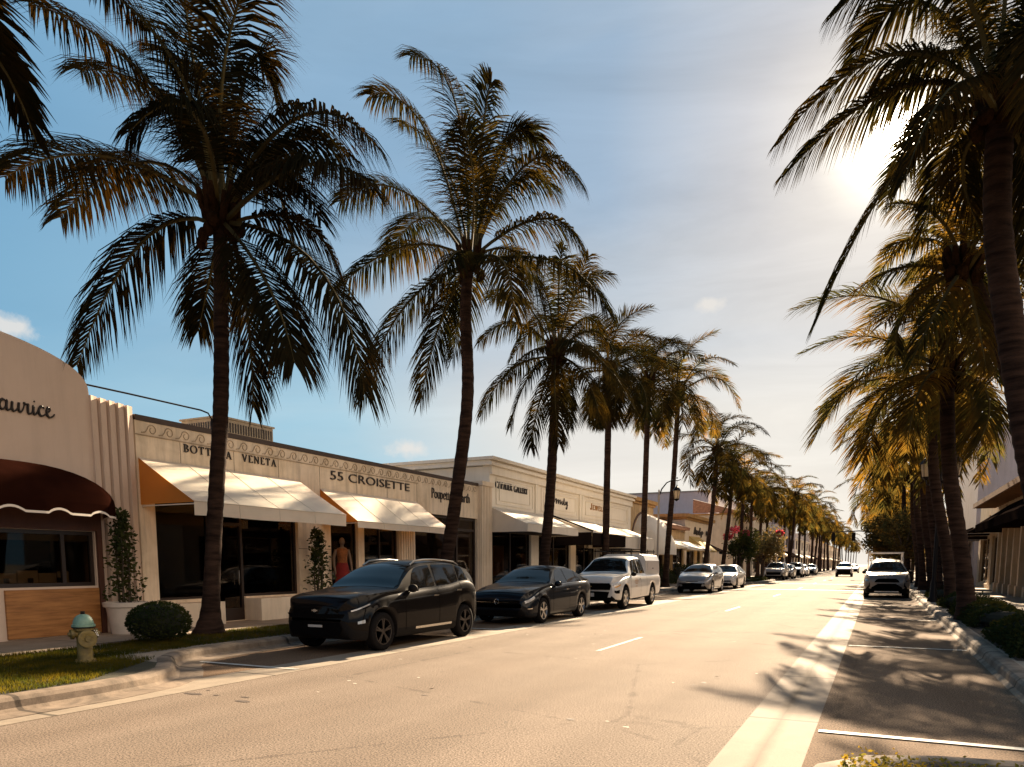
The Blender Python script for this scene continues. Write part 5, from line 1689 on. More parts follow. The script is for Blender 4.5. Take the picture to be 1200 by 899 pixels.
def wheel(root, x, y, r, wd, rimm, spokes=5, style='double', inner=0.68):
    sg = 1 if x > 0 else -1
    b = MB()
    xo = x
    xi = x - sg * wd
    prof = [(r * inner, xi), (r * .93, xi), (r * .99, xi + sg * wd * .10), (r, xi + sg * wd * .3), (r, xo - sg * wd * .3), (r * .99, xo - sg * wd * .10), (r * .94, xo - sg * .004), (r * .80, xo + sg * .004), (r * inner, xo - sg * .008)]
    b.lathe([(a, h) for a, h in prof], (0, y, r), 32, 'x', cap=False)
    w = b.build('wheel', M_rub, root, smooth=40, local=True)
    b = MB()
    b.lathe([(r * inner + .003, xo - sg * .006), (r * inner - .012, xo - sg * .004), (r * inner - .02, xo - sg * .03), (r * inner - .02, xo - sg * wd * .8)], (0, y, r), 32, 'x', cap=False)
    b.lathe([(.001, xo - sg * .012), (r * .16, xo - sg * .012), (r * .17, xo - sg * .045)], (0, y, r), 16, 'x')
    for k in range(spokes):
        for da in ((-.12, .12) if style == 'double' else (0,)):
            a = 2 * PI * k / spokes + PI / 2
            a2 = a + da
            c0 = Vector((xo - sg * .022, y + r * .10 * math.cos(a), r + r * .10 * math.sin(a)))
            c1 = Vector((xo - sg * .016, y + r * (inner - .03) * math.cos(a2), r + r * (inner - .03) * math.sin(a2)))
            d = (c1 - c0); L = d.length / 2; d.normalize()
            t = d.cross(Vector((1, 0, 0))).normalized()
            b.obox((c0 + c1) / 2, d * L, t * (r * (.045 if style == 'double' else .10)), Vector((.012, 0, 0)))
    b.build('rim', rimm, w, smooth=40, local=True)
    b = MB(); b.lathe([(.001, xo - sg * .07), (r * inner - .03, xo - sg * .07)], (0, y, r), 20, 'x'); b.build('brake_disc', M_blk, w, local=True)


def mirror(root, x, y, z, m):
    sg = 1 if x > 0 else -1
    b = MB(); b.ball((x + sg * .11, y, z + .05), .10, .065, .075, 12, 8); b.bar((x - sg * .03, y + .01, z), (x + sg * .06, y, z + .03), .02)
    o = b.build('wing_mirror', m, root, smooth=60, local=True)
    b = MB(); b.box(x + sg * .03, x + sg * .19, y + .058, y + .066, z, z + .10); b.build('mirror_glass', M_carglass, o, local=True)


def shape_front(root, name, poly, y, m, thick=0.02):
    """flat trim piece facing the nose, poly in (x,z)"""
    b = MB(); b.prism(poly, 'y', y - thick, y)
    return recalc(b.build(name, m, root, local=True))


def mirrored(poly): return poly + [(-x, z) for x, z in reversed(poly)]


RIM_D = mat('dark_alloy', (0.045, 0.04, 0.04), 0.3, metal=0.8)
RIM_S = mat('silver_alloy', (0.50, 0.48, 0.46), 0.28, metal=0.9)


def make_car(kind, label, cat, x, y, colour, rz=0.0, name='parked_car', group=None, rim=None, roofm=None, detail=True, cladm=None):
    SP = CARS[kind]
    c = Car(SP)
    t = thing(name, label, cat, (x, y, 0.004), rz, group)
    c.body(t, colour)
    r = c.r
    for a in c.axles:
        for sg in (-1, 1):
            wheel(t, sg * (c.fw(a) - .012), a - c.L / 2, r, .215, rim or RIM_D, spokes=c.spokes, style=c.style)
    # side glass
    for (sa, sb) in c.glass:
        def sf(v, sa=sa, sb=sb):
            # lean with the windscreen and tail
            return (sa + c.leanf * v * (1 if sa == c.glass[0][0] else 0.08), sb - c.leanr * v * (1 if sb == c.glass[-1][1] else -0.08 * 0))
        c.patch('side_window', t, M_carglass, sa, sb, 9.15, 12.1, 16, 6, sfun=sf, off=.004)
    # windscreen and rear glass
    b = MB()
    for nm, (sa, sb) in (('windscreen', c.ws), ('rear_window', c.rw)):
        if sa is None: continue
        b = MB(); nu, nv = 8, 14
        ks = [12.9 + (16 - 12.9) * i / nu for i in range(nu + 1)]
        rows = []
        for j in range(nv + 1):
            s = sa + (sb - sa) * j / nv
            half = []
            for k in ks:
                p = c.P(s, k)
                ps = (c.P(s + .02, 15) - c.P(s - .02, 15)); nn = Vector((0, -ps.z, ps.y)).normalized()
                half.append(p + nn * .006)
            rows.append(half + [Vector((-p.x, p.y, p.z)) for p in reversed(half[:-1])])
        vs = [p for rw in rows for p in rw]; n = len(rows[0])
        b.add(vs, [(j * n + i, j * n + i + 1, (j + 1) * n + i + 1, (j + 1) * n + i) for j in range(nv) for i in range(n - 1)])
        b.build(nm, M_carglass, t, smooth=60, local=True)
    # shut lines
    for s in c.doors:
        c.patch('door_gap', t, M_gap, s - .006, s + .006, 3.6, 8.6, 1, 10, off=.0025)
    if detail:
        c.patch('bonnet_gap', t, M_gap, .12, c.ws[0] - .05, 8.15, 8.25, 14, 1, off=.003)
        for s in c.handles:
            for sg in (-1, 1):
                b = MB()
                p = c.P(s, 6.4); b.box(sg * (p.x + .0), sg * (p.x + .03), p.y - .09, p.y + .09, p.z - .012, p.z + .018)
                b.build('door_handle', c.__dict__.get('handlem') or M_chrome, t, local=True)
    for sg in (-1, 1):
        p = c.P(c.mir, 9.0)
        mirror(t, sg * (p.x - .02), p.y, p.z, cladm or colour)
    return t, c


CARS = dict(
    suv=dict(L=4.30, top=[(0, .76), (.03, .87), (.12, .94), (.5, .995), (1.0, 1.03), (1.22, 1.055), (1.55, 1.25), (1.95, 1.46), (2.3, 1.54), (2.8, 1.56), (3.4, 1.53), (3.75, 1.46), (3.95, 1.36), (4.12, 1.17), (4.22, 1.02), (4.28, .9), (4.3, .72)],
             belt=[(0, .70), (1.0, .95), (2.0, 1.0), (3.0, 1.05), (3.7, 1.14), (4.1, 1.05), (4.3, .7)],
             bottom=[(0, .42), (.12, .24), (.5, .20), (3.8, .21), (4.15, .30), (4.3, .45)],
             half=[(0, .52), (.06, .66), (.2, .77), (.5, .835), (1.0, .865), (3.6, .875), (4.0, .85), (4.2, .78), (4.3, .68)],
             axles=(.76, 3.58), r=.335, ra=.385, wroof=.60, tuck=0, clad=True, spokes=5, style='double',
             glass=[(1.62, 2.52), (2.60, 3.40), (3.46, 3.80)], leanf=.42, leanr=.16, ws=(1.27, 1.98), rw=(3.86, 4.12), doors=(1.42, 2.56, 3.42), handles=(2.42, 3.30), mir=1.62),
    sedan=dict(L=4.62, top=[(0, .62), (.04, .72), (.15, .80), (.6, .89), (1.2, .96), (1.38, .99), (1.75, 1.19), (2.1, 1.36), (2.5, 1.44), (3.0, 1.44), (3.4, 1.37), (3.8, 1.20), (4.05, 1.09), (4.4, 1.07), (4.54, 1.04), (4.6, .92), (4.62, .7)],
               belt=[(0, .58), (1.2, .89), (2.2, .93), (3.4, .97), (4.2, 1.0), (4.55, .9), (4.62, .66)],
               bottom=[(0, .36), (.12, .20), (.5, .17), (4.1, .18), (4.45, .26), (4.62, .42)],
               half=[(0, .66), (.06, .76), (.22, .84), (.55, .875), (1.0, .89), (3.9, .89), (4.3, .86), (4.52, .80), (4.62, .70)],
               axles=(.90, 3.59), r=.325, ra=.365, wroof=.56, tuck=0, clad=False, spokes=5, style='double',
               glass=[(1.72, 2.60), (2.67, 3.35), (3.40, 3.72)], leanf=.45, leanr=.34, ws=(1.44, 2.12), rw=(3.42, 4.0), doors=(1.5, 2.64, 3.52), handles=(2.45, 3.35), mir=1.75),
    hatch=dict(L=4.36, top=[(0, .66), (.04, .76), (.16, .86), (.6, .95), (1.1, 1.02), (1.25, 1.05), (1.65, 1.26), (2.05, 1.42), (2.5, 1.48), (3.0, 1.48), (3.5, 1.42), (3.85, 1.32), (4.1, 1.10), (4.25, 1.0), (4.33, .85), (4.36, .7)],
               belt=[(0, .62), (1.1, .92), (2.2, .98), (3.4, 1.04), (3.9, 1.06), (4.3, .85), (4.36, .66)],
               bottom=[(0, .36), (.12, .20), (.5, .18), (3.9, .19), (4.2, .28), (4.36, .42)],
               half=[(0, .66), (.06, .76), (.22, .84), (.55, .88), (1.0, .905), (3.6, .90), (4.0, .87), (4.25, .80), (4.36, .70)],
               axles=(.88, 3.53), r=.325, ra=.365, wroof=.57, tuck=0, clad=False, spokes=5, style='single',
               glass=[(1.6, 2.48), (2.55, 3.35)], leanf=.45, leanr=.10, ws=(1.3, 2.06), rw=(3.86, 4.14), doors=(1.4, 2.52, 3.4), handles=(2.35, 3.2), mir=1.62),
    xuv=dict(L=4.60, top=[(0, .82), (.04, .94), (.15, 1.02), (.6, 1.08), (1.1, 1.12), (1.28, 1.15), (1.6, 1.36), (1.95, 1.58), (2.3, 1.66), (2.9, 1.69), (3.6, 1.67), (4.0, 1.60), (4.25, 1.40), (4.42, 1.16), (4.52, 1.05), (4.58, .92), (4.6, .75)],
             belt=[(0, .78), (1.1, 1.03), (2.2, 1.07), (3.4, 1.12), (4.2, 1.16), (4.5, .95), (4.6, .7)],
             bottom=[(0, .42), (.12, .26), (.5, .22), (4.1, .23), (4.45, .32), (4.6, .46)],
             half=[(0, .72), (.06, .80), (.22, .87), (.5, .915), (1.0, .925), (3.8, .925), (4.3, .90), (4.5, .83), (4.6, .74)],
             axles=(.93, 3.62), r=.36, ra=.415, wroof=.62, tuck=0, clad=True, spokes=5, style='double',
             glass=[(1.66, 2.6), (2.68, 3.5), (3.56, 4.0)], leanf=.42, leanr=.14, ws=(1.33, 1.98), rw=(4.1, 4.4), doors=(1.45, 2.64, 3.53), handles=(2.5, 3.4), mir=1.66),
    truck=dict(L=5.40, top=[(0, .88), (.04, 1.02), (.14, 1.09), (.6, 1.13), (1.2, 1.17), (1.36, 1.20), (1.7, 1.44), (2.02, 1.67), (2.3, 1.745), (2.8, 1.765), (3.2, 1.75), (3.42, 1.70), (3.52, 1.30), (3.56, 1.14), (4.5, 1.14), (5.3, 1.15), (5.38, 1.12), (5.4, 1.0)],
               belt=[(0, .84), (1.2, 1.06), (2.2, 1.09), (3.4, 1.10), (5.3, 1.09), (5.4, .95)],
               bottom=[(0, .42), (.12, .30), (.5, .28), (5.0, .34), (5.3, .42), (5.4, .50)],
               half=[(0, .76), (.06, .84), (.2, .90), (.5, .935), (1.0, .945), (5.1, .94), (5.3, .92), (5.4, .89)],
               axles=(.95, 4.21), r=.375, ra=.45, wroof=.66, tuck=0, clad=False, spokes=6, style='single',
               glass=[(1.72, 2.62), (2.70, 3.36)], leanf=.42, leanr=.06, ws=(1.42, 2.04), rw=(None, None), doors=(1.5, 2.66, 3.42), handles=(2.48,), mir=1.70),
)
CG = 'cars parked along the left kerb'
P_black = paint('black', (0.005, 0.004, 0.004), rough=0.4, coat=0.30)
P_navy = paint('blue_black', (0.006, 0.008, 0.012), rough=0.35, coat=0.4)
P_white = paint('white', (0.66, 0.63, 0.58), rough=0.3)
P_silver = paint('silver', (0.30, 0.29, 0.28), metal=0.55, rough=0.35)
P_grey = paint('warm_silver', (0.20, 0.18, 0.165), metal=0.4, rough=0.35)
M_grille = mat('grille_black', (0.004, 0.0035, 0.0035), 0.8, spec=0.03)
M_plate = mat('plate_or_glint', (0.45, 0.42, 0.38), 0.5)

# 1 black crossover
t, c = make_car('suv', 'black crossover with roof rails and dark wheels, nearest parked on the left', 'car', -8.47, 9.76 + 2.15, P_black, group=CG, cladm=M_plast)
y0 = -2.15
for sg in (-1, 1):
    c.patch('headlight', t, M_lens, .10, .46, 7.55, 7.95, 8, 2, side=sg, off=.006)
    c.patch('fog_lamp', t, M_lens, .16, .30, 5.0, 5.5, 4, 3, side=sg, off=.006)
c.patch('sill_trim', t, mat('satin_silver', (0.62, 0.60, 0.56), 0.25, metal=0.9), 1.72, 3.0, 3.55, 3.95, 14, 2, off=.012)
shape_front(t, 'lower_grille', mirrored([(.0, .30), (.50, .30), (.56, .42), (.52, .52), (.0, .52)]), y0 - .004, M_grille)
shape_front(t, 'upper_grille', mirrored([(.0, .58), (.55, .60), (.60, .67), (.0, .66)]), y0 - .004, M_grille)
shape_front(t, 'emblem', mirrored([(0, .695), (.03, .695), (.034, .71), (.065, .71), (.06, .73), (.03, .73), (.028, .742), (0, .742)]), y0 - .012, M_chrome)
shape_front(t, 'plate_or_glint', [(-.15, .44), (.15, .44), (.15, .48), (-.15, .48)], y0 - .012, M_plate)  # pale strip drawn for a small reflection, no plate on this nose
for sg in (-1, 1):
    b = MB()
    pts = [c.P(s, 13.0) + Vector((0, 0, .01 if i in (0, 6) else .045)) for i, s in enumerate((2.02, 2.2, 2.5, 2.9, 3.3, 3.55, 3.7))]
    pts = [Vector((p.x * sg, p.y, p.z)) for p in pts]
    b.tube(pts, .018, 6); b.build('roof_rail', mat('rail_silver', (0.5, 0.48, 0.45), .3, metal=.8), t, smooth=60, local=True)
    c.patch('tail_light', t, M_red, 4.08, 4.24, 7.2, 8.3, 5, 3, side=sg, off=.006)
b = MB(); b.box(-.55, .55, 3.72 - 2.15, 3.98 - 2.15, 1.50, 1.52); b.build('spoiler', P_black, t, local=True)

# 2 dark sedan
t, c = make_car('sedan', 'dark blue-black saloon with silver wheels, second parked on the left', 'car', -8.42, 16.35 + 2.31, P_navy, group=CG, rim=RIM_S, cladm=P_navy)
y0 = -2.31
for sg in (-1, 1):
    c.patch('headlight', t, M_lens, .06, .42, 6.9, 7.9, 8, 3, side=sg, off=.006)
    c.patch('fog_lamp', t, M_chrome, .10, .26, 4.6, 4.9, 4, 2, side=sg, off=.006)
    c.patch('tail_light', t, M_red, 4.35, 4.56, 6.8, 7.9, 5, 3, side=sg, off=.006)
shape_front(t, 'upper_grille', mirrored([(0, .50), (.58, .52), (.62, .60), (0, .60)]), y0 - .004, M_grille)
shape_front(t, 'grille_bar', mirrored([(0, .548), (.58, .556), (.58, .566), (0, .56)]), y0 - .026, M_chrome, .006)
shape_front(t, 'lower_grille', mirrored([(0, .22), (.55, .24), (.60, .36), (0, .37)]), y0 - .004, M_grille)
b = MB(); b.tube([(.062 * math.cos(a * PI / 10), y0 - .03, .575 + .062 * math.sin(a * PI / 10)) for a in range(21)], .007, 5)
for p, q in (((-.03, .62), (0, .58)), ((0, .58), (.03, .62)), ((-.05, .575), (-.025, .525)), ((-.025, .525), (0, .565)), ((0, .565), (.025, .525)), ((.025, .525), (.05, .575))):
    b.bar((p[0], y0 - .03, p[1]), (q[0], y0 - .03, q[1]), .006)
b.build('emblem', M_chrome, t, local=True)
c.patch('window_trim', t, M_chrome, 1.5, 3.75, 8.85, 9.0, 20, 1, off=.008)

# 3 white pickup with a fitted topper
t, c = make_car('truck', 'white pickup with a boxy bed topper and roof rack, one amber-lit headlamp', 'pickup truck', -8.40, 22.95 + 2.70, P_white, group=CG, rim=RIM_S, name='parked_pickup', cladm=M_plast)
y0 = -2.70
M_amb = mat('amber_lens', (0.75, 0.38, 0.10), 0.2, coat=1)
for sg in (-1, 1):
    c.patch('headlight', t, M_lens, .04, .42, 6.7, 7.9, 8, 3, side=sg, off=.006)
    c.patch('indicator', t, M_amb, .06, .40, 6.3, 6.7, 8, 2, side=sg, off=.006)
    c.patch('tail_light', t, M_red, 5.28, 5.385, 5.6, 7.6, 4, 4, side=sg, off=.006)
    c.patch('bumper_pocket', t, M_grille, .04, .3, 4.6, 5.4, 6, 3, side=sg, off=.006)
shape_front(t, 'upper_grille', mirrored([(0, .66), (.68, .66), (.72, .80), (.66, .88), (0, .88)]), y0 - .004, M_grille)
shape_front(t, 'lower_grille', mirrored([(0, .40), (.60, .40), (.66, .60), (0, .62)]), y0 - .004, M_grille)
shape_front(t, 'grille_bar', mirrored([(0, .755), (.68, .755), (.69, .785), (0, .785)]), y0 - .026, M_grille)
shape_front(t, 'emblem', mirrored([(0, .745), (.03, .745), (.034, .76), (.08, .76), (.075, .785), (.03, .785), (.028, .80), (0, .80)]), y0 - .05, mat('gold_emblem', (.6, .42, .15), .3, metal=.8))
shape_front(t, 'plate_or_glint', [(-.15, .44), (.15, .44), (.15, .56), (-.15, .56)], y0 - .026, M_plate)
b = MB()
ya, yb = 3.47 - 2.7, 5.36 - 2.7
prof_t = [(-.86, 1.13), (-.84, 1.62), (-.76, 1.80), (-.60, 1.86), (.60, 1.86), (.76, 1.80), (.84, 1.62), (.86, 1.13)]
b.prism(prof_t, 'y', ya + .02, yb)
tp = recalc(b.build('bed_topper', P_white, t, local=True))
for sg in (-1, 1):
    b = MB(); b.prism([(ya + .25, 1.28), (yb - .2, 1.28), (yb - .22, 1.60), (ya + .27, 1.60)], 'x', sg * .853, sg * .862)
    b.build('topper_hatch', mat('hatch_grey', (.48, .44, .42), .5), tp, local=True)
b = MB(); b.box(.858, .875, ya + .9, ya + 1.0, 1.32, 1.36); b.build('hatch_latch', M_blk, tp, local=True)
b = MB()
for sg in (-1, 1):
    b.bar((sg * .66, ya - 1.2, 1.94), (sg * .66, yb - .05, 1.96), .02)
for y in (ya - 1.15, ya + .1, ya + .9, yb - .15):
    b.bar((-.72, y, 1.955), (.72, y, 1.955), .018)
    for sg in (-1, 1): b.bar((sg * .66, y, 1.84 if y > ya else 1.74), (sg * .66, y, 2.03), .014)
b.build('roof_rack', M_plast, t, local=True)
b = MB()
for k, (z, l) in enumerate(((.98, .30), (.93, .42), (.88, .38), (.83, .26), (.74, .2))):
    p = c.P(2.1, 5.8); b.box(p.x + .006, p.x + .010, 2.1 - 2.7 - l / 2, 2.1 - 2.7 + l / 2, z - .012, z + .012)
b.build('door_lettering', mat('tan_letters', (.42, .26, .14), .6), t, local=True)

# 4 silver hatchback, 5 white saloon
t, c = make_car('hatch', 'pale silver hatchback parked behind the white pickup', 'car', -8.50, 38.35 + 2.18, P_silver, group=CG, rim=RIM_S)
y0 = -2.18
for sg in (-1, 1): c.patch('headlight', t, M_lens, .06, .55, 7.0, 7.9, 8, 3, side=sg, off=.006)
shape_front(t, 'grille', mirrored([(0, .26), (.45, .26), (.52, .5), (0, .54)]), y0 - .004, M_grille)
shape_front(t, 'upper_grille', mirrored([(0, .6), (.3, .6), (.3, .63), (0, .63)]), y0 - .004, M_grille)
t, c = make_car('sedan', 'white saloon parked last in the near left row', 'car', -8.50, 45.9 + 2.3, P_white, group=CG, rim=RIM_D)
y0 = -2.31
for sg in (-1, 1): c.patch('headlight', t, M_lens, .06, .5, 7.0, 7.8, 8, 3, side=sg, off=.006)
shape_front(t, 'lower_grille', mirrored([(0, .24), (.5, .26), (.45, .38), (0, .38)]), y0 - .004, M_grille)

# far cars
def simple_front(t, c, m=M_grille, z=(.35, .62), wd=.6):
    y0 = -c.L / 2
    for sg in (-1, 1): c.patch('headlight', t, M_lens, .05, .4, 6.9, 7.8, 6, 3, side=sg, off=.006)
    shape_front(t, 'grille', mirrored([(0, z[0]), (wd, z[0]), (wd + .05, z[1]), (0, z[1])]), y0 - .004, m)


FG = 'far cars parked on the left'
t, c = make_car('xuv', 'grey van-like car parked right after the planted island on the left', 'car', -8.6, 75.0, P_silver, group=FG, detail=False); simple_front(t, c, z=(.5, .75))
t, c = make_car('hatch', 'small dark-windowed grey car tucked behind the grey van-like car', 'car', -8.5, 82, P_grey, group=FG, detail=False); simple_front(t, c)
t, c = make_car('xuv', 'white crossover with dark front, second group of far left cars', 'car', -8.5, 92, P_white, group=FG, detail=False); simple_front(t, c, z=(.4, .85), wd=.7)
t, c = make_car('sedan', 'white saloon behind the far white crossover', 'car', -8.5, 99.5, P_white, group=FG, detail=False); simple_front(t, c)
t, c = make_car('hatch', 'tiny pale car parked at the far end of the left row', 'car', -8.4, 112, P_silver, group=FG, detail=False); simple_front(t, c)
t, c = make_car('xuv', 'white car driving towards the viewer in the middle of the road', 'car', -3.5, 98, P_white, group=None, name='moving_car', detail=False); simple_front(t, c, z=(.4, .85), wd=.7)
t, c = make_car('sedan', 'distant white car following the oncoming white car', 'car', -3.6, 140, P_white, group=None, name='moving_car', detail=False); simple_front(t, c)

# right: silver crossover and the pickup behind it
t, c = make_car('xuv', 'silver crossover with black lower grille parked at the right kerb', 'car', .42, 36.3 + 2.3, P_grey, group='cars parked along the right kerb', rim=RIM_D, cladm=M_plast)
y0 = -2.3
for sg in (-1, 1):
    c.patch('headlight', t, mat('dark_lens', (.05, .05, .055), .1, coat=1), .03, .50, 6.9, 7.85, 8, 3, side=sg, off=.006)
    shape_front(t, 'fog_lamp', [(sg * .66, .50), (sg * .70, .50), (sg * .715, .66), (sg * .68, .70)], y0 + .02, M_grille, .03)
shape_front(t, 'upper_grille', mirrored([(0, .70), (.50, .70), (.44, .80), (.34, .86), (0, .87)]), y0 - .004, M_grille)
shape_front(t, 'lower_grille', mirrored([(0, .34), (.62, .34), (.60, .48), (.36, .64), (0, .65)]), y0 - .004, M_grille)
shape_front(t, 'grille_bar', mirrored([(0, .652), (.38, .642), (.42, .66), (.40, .69), (0, .694)]), y0 - .030, P_grey, .01)
shape_front(t, 'skid_plate', mirrored([(0, .27), (.50, .27), (.46, .32), (0, .32)]), y0 - .012, M_chrome)
b = MB()
for rx_, rz_ in ((.075, .05), (.028, .048)): b.tube([(rx_ * math.cos(a * PI / 10), y0 - .01, .90 + rz_ * math.sin(a * PI / 10)) for a in range(21)], .006, 5)
b.tube([(.05 * math.cos(a * PI / 10), y0 - .01, .922 + .018 * math.sin(a * PI / 10)) for a in range(21)], .006, 5)
b.build('emblem', M_chrome, t, local=True)
t, c = make_car('truck', 'pale pickup with a tall pipe rack, parked behind the silver crossover', 'pickup truck', .40, 44.6 + 2.7, P_white, group='cars parked along the right kerb', name='parked_pickup', cladm=M_plast)
simple_front(t, c, z=(.45, .9), wd=.7)
b = MB()
for sg in (-1, 1):
    b.bar((sg * .86, -1.6, 2.12), (sg * .86, 2.6, 2.12), .035)
    for y in (-.9, 1.0, 2.5): b.bar((sg * .88, y, 1.1 if y > 0 else 1.6), (sg * .86, y, 2.12), .028)
for y in (-1.6, 0.4, 2.5): b.bar((-.86, y, 2.12), (.86, y, 2.12), .035)
b.build('pipe_rack', M_trim, t, local=True)

# ------------------------------------------------------------------ plants
def topiary(x, y, z, label, seed, h=1.5, r=0.36, pot=True):
    rr = random.Random(seed)
    t = thing('potted_shrub', label, 'potted plant', (x, y, z), group='tall potted shrubs by the shop wall')
    ph = 0.62
    b = MB(); b.lathe([(0.27, 0), (0.28, 0.03), (0.35, 0.5), (0.36, 0.52), (0.40, 0.53), (0.41, 0.61), (0.37, 0.62), (0.35, 0.56), (0.0, 0.55)], n=28)
    b.build('pot', mat('white_pot', (0.66, 0.58, 0.50), 0.55, var=0.15), t, smooth=40, local=True)
    b = MB()
    for k in range(5):
        a = k * 1.3
        b.tube([(0.1 * math.cos(a), 0.1 * math.sin(a), .54), (0.12 * math.cos(a + .4), .12 * math.sin(a + .4), .54 + h * .5), (0.03 * math.cos(a), .03 * math.sin(a), .54 + h * .9)], [.02, .014, .006], 5)
    b.build('stem', M_wood, t, local=True)
    b = MB()
    def ins(q):
        v = q.random() ** 0.8; a = q.uniform(0, 6.28)
        rad = r * (1 - 0.66 * v) * (0.35 + 0.65 * q.random()) * (0.82 + 0.42 * math.sin(v * 15 + a * 3 + seed))
        return (rad * math.cos(a), rad * math.sin(a), .6 + v * h + q.uniform(-.05, .05))
    leafcloud(b, rr, 1150, ins, 0.10)
    b.build('foliage', M_bushl, t, local=True)
    return t


topiary(FX + .50, 9.72, 0.146, 'tall tapering shrub in a white pot beside the fluted wall', 1, h=1.75, r=0.40)
topiary(FX + .45, 15.42, 0.146, 'loose tapering shrub in a pot before the cream pier left of the dummy', 2, h=1.65, r=0.42)

# clipped round bush
t = thing('round_bush', 'clipped dark globe bush on the lawn by the nearest left palm', 'bush', (-11.2, 8.87, 0.15))
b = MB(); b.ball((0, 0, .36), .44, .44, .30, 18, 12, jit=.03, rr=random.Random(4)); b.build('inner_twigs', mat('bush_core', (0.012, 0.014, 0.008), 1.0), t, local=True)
b = MB()
def ins(q):
    a = q.uniform(0, 6.28); u = q.uniform(-.75, 1); s = math.sqrt(1 - u * u)
    k = 1 + q.uniform(-.07, .05)
    return (.49 * s * math.cos(a) * k, .49 * s * math.sin(a) * k, .34 + .34 * u * k)
leafcloud(b, random.Random(5), 5200, ins, 0.045, outward=(0, 0, .3))
b.build('foliage', M_hedge, t, local=True)


def hedge(x0, x1, y0, y1, h, label, seed, n=5000, grp='low hedges in the right-hand beds', size=0.07):
    cx, cy = (x0 + x1) / 2, (y0 + y1) / 2
    t = thing('hedge', label, 'hedge', (cx, cy, 0.15), group=grp)
    rr = random.Random(seed)
    b = MB()
    def hh(y): return h * (0.86 + 0.14 * math.sin(y * 2.1 + seed) + 0.06 * math.sin(y * 5.3))
    L = y1 - y0; W = x1 - x0
    ns = max(4, int(L / 0.4))
    for i in range(ns):
        y = -L / 2 + L * (i + .5) / ns
        b.ball((rr.uniform(-.05, .05), y, hh(y) * .45), W * .42, L / ns * .85, hh(y) * .42, 10, 7, jit=.06, rr=rr)
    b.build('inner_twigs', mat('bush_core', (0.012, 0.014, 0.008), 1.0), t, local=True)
    b = MB()
    def ins(q):
        y = q.uniform(-L / 2, L / 2); a = q.uniform(-.15, PI + .15); k = 1 + q.uniform(-.16, .13)
        return (W * .5 * math.cos(a) * k, y, hh(y) * (0.08 + 0.9 * abs(math.sin(a))) * k)
    leafcloud(b, rr, n, ins, size)
    b.build('foliage', M_hedge, t, local=True)
    return t


hedge(1.88, 2.95, 12.5, 16.2, 0.52, 'nearest low dark hedge beside the right-hand kerb', 1, 6500)
hedge(1.88, 2.95, 18.2, 23.8, 0.50, 'second low hedge, around the foot of the stout right-hand palm', 2, 7500)
hedge(1.9, 2.85, 26.1, 28.4, 0.45, 'short hedge at the foot of the palm next to the double lamp', 3, 2600)
hedge(1.9, 2.85, 32.6, 35.4, 0.45, 'hedge beside the wheels of the silver crossover', 4, 2200)
hedge(-11.8, -10.4, 24.8, 27.3, 0.4, 'low planting at the foot of the palm behind the dark sedan', 5, 2200, 'low planting on the left pavement')
hedge(-11.8, -10.4, 32.2, 34.4, 0.7, 'low planting behind the white pickup hood', 6, 2200, 'low planting on the left pavement')
hedge(-12.9, -11.9, 44.5, 49.5, 1.2, 'dark planting under the domed canopy', 7, 3000, 'low planting on the left pavement', 0.1)
hedge(-12.8, -11.8, 51.5, 58.0, 1.3, 'dark leafy planting below the long white awning', 8, 3500, 'low planting on the left pavement', 0.12)
hedge(-9.6, -8.4, 58.4, 68.0, 0.3, 'flat bed of ground cover in the planted island by the bougainvillea', 9, 2500, 'low planting on the left pavement', 0.1)

# grass blades
rr = random.Random(9)
b = MB()
def in_lawn(x, y):
    if y < 5.4: e = -8.12
    else: e = -8.12 - (y - 5.4) * 0.62
    return -11.55 < x < e
cnt = 0
while cnt < 42000:
    x = rr.uniform(-11.6, -8.0); y = rr.uniform(2.8, 9.0)
    if y > 7.1 + rr.uniform(-.3, .3) and (x > -10.0): continue
    if not in_lawn(x, y): continue
    cnt += 1
    h = rr.uniform(.03, .065); a = rr.uniform(0, 6.28); w_ = .0045
    dx, dy = math.cos(a) * w_, math.sin(a) * w_
    lx, ly = rr.gauss(0, .018), rr.gauss(0, .018)
    b.add([(x - dx, y - dy, .15), (x + dx, y + dy, .15), (x + lx, y + ly, .15 + h)], [(0, 1, 2)])
o = b.build('grass', M_grass); o['kind'] = 'stuff'; o['label'] = 'short sunlit grass around the yellow hydrant'; o['category'] = 'grass'
b = MB()
for _ in range(9000):
    x = rr.uniform(-11.8, -10.1); y = rr.uniform(8.6, 13.1)
    h = rr.uniform(.03, .06); a = rr.uniform(0, 6.28)
    dx, dy = math.cos(a) * .006, math.sin(a) * .006
    b.add([(x - dx, y - dy, .152), (x + dx, y + dy, .152), (x + rr.gauss(0, .02), y + rr.gauss(0, .02), .152 + h)], [(0, 1, 2)])
o = b.build('grass', M_grass); o['kind'] = 'stuff'; o['label'] = 'shaded grass around the foot of the nearest left palm'; o['category'] = 'grass'
b = MB()
def ins(q):
    return (q.uniform(-.15, 2.1), q.uniform(3.5, 5.62 + .1 * math.sin(q.random() * 6)), .15 + abs(q.gauss(0, .03)))
leafcloud(b, random.Random(12), 9000, ins, 0.035)
o = b.build('ground_cover', M_cover); o['kind'] = 'stuff'; o['label'] = 'yellowish ground cover behind the kerb at the bottom right corner'; o['category'] = 'ground cover'


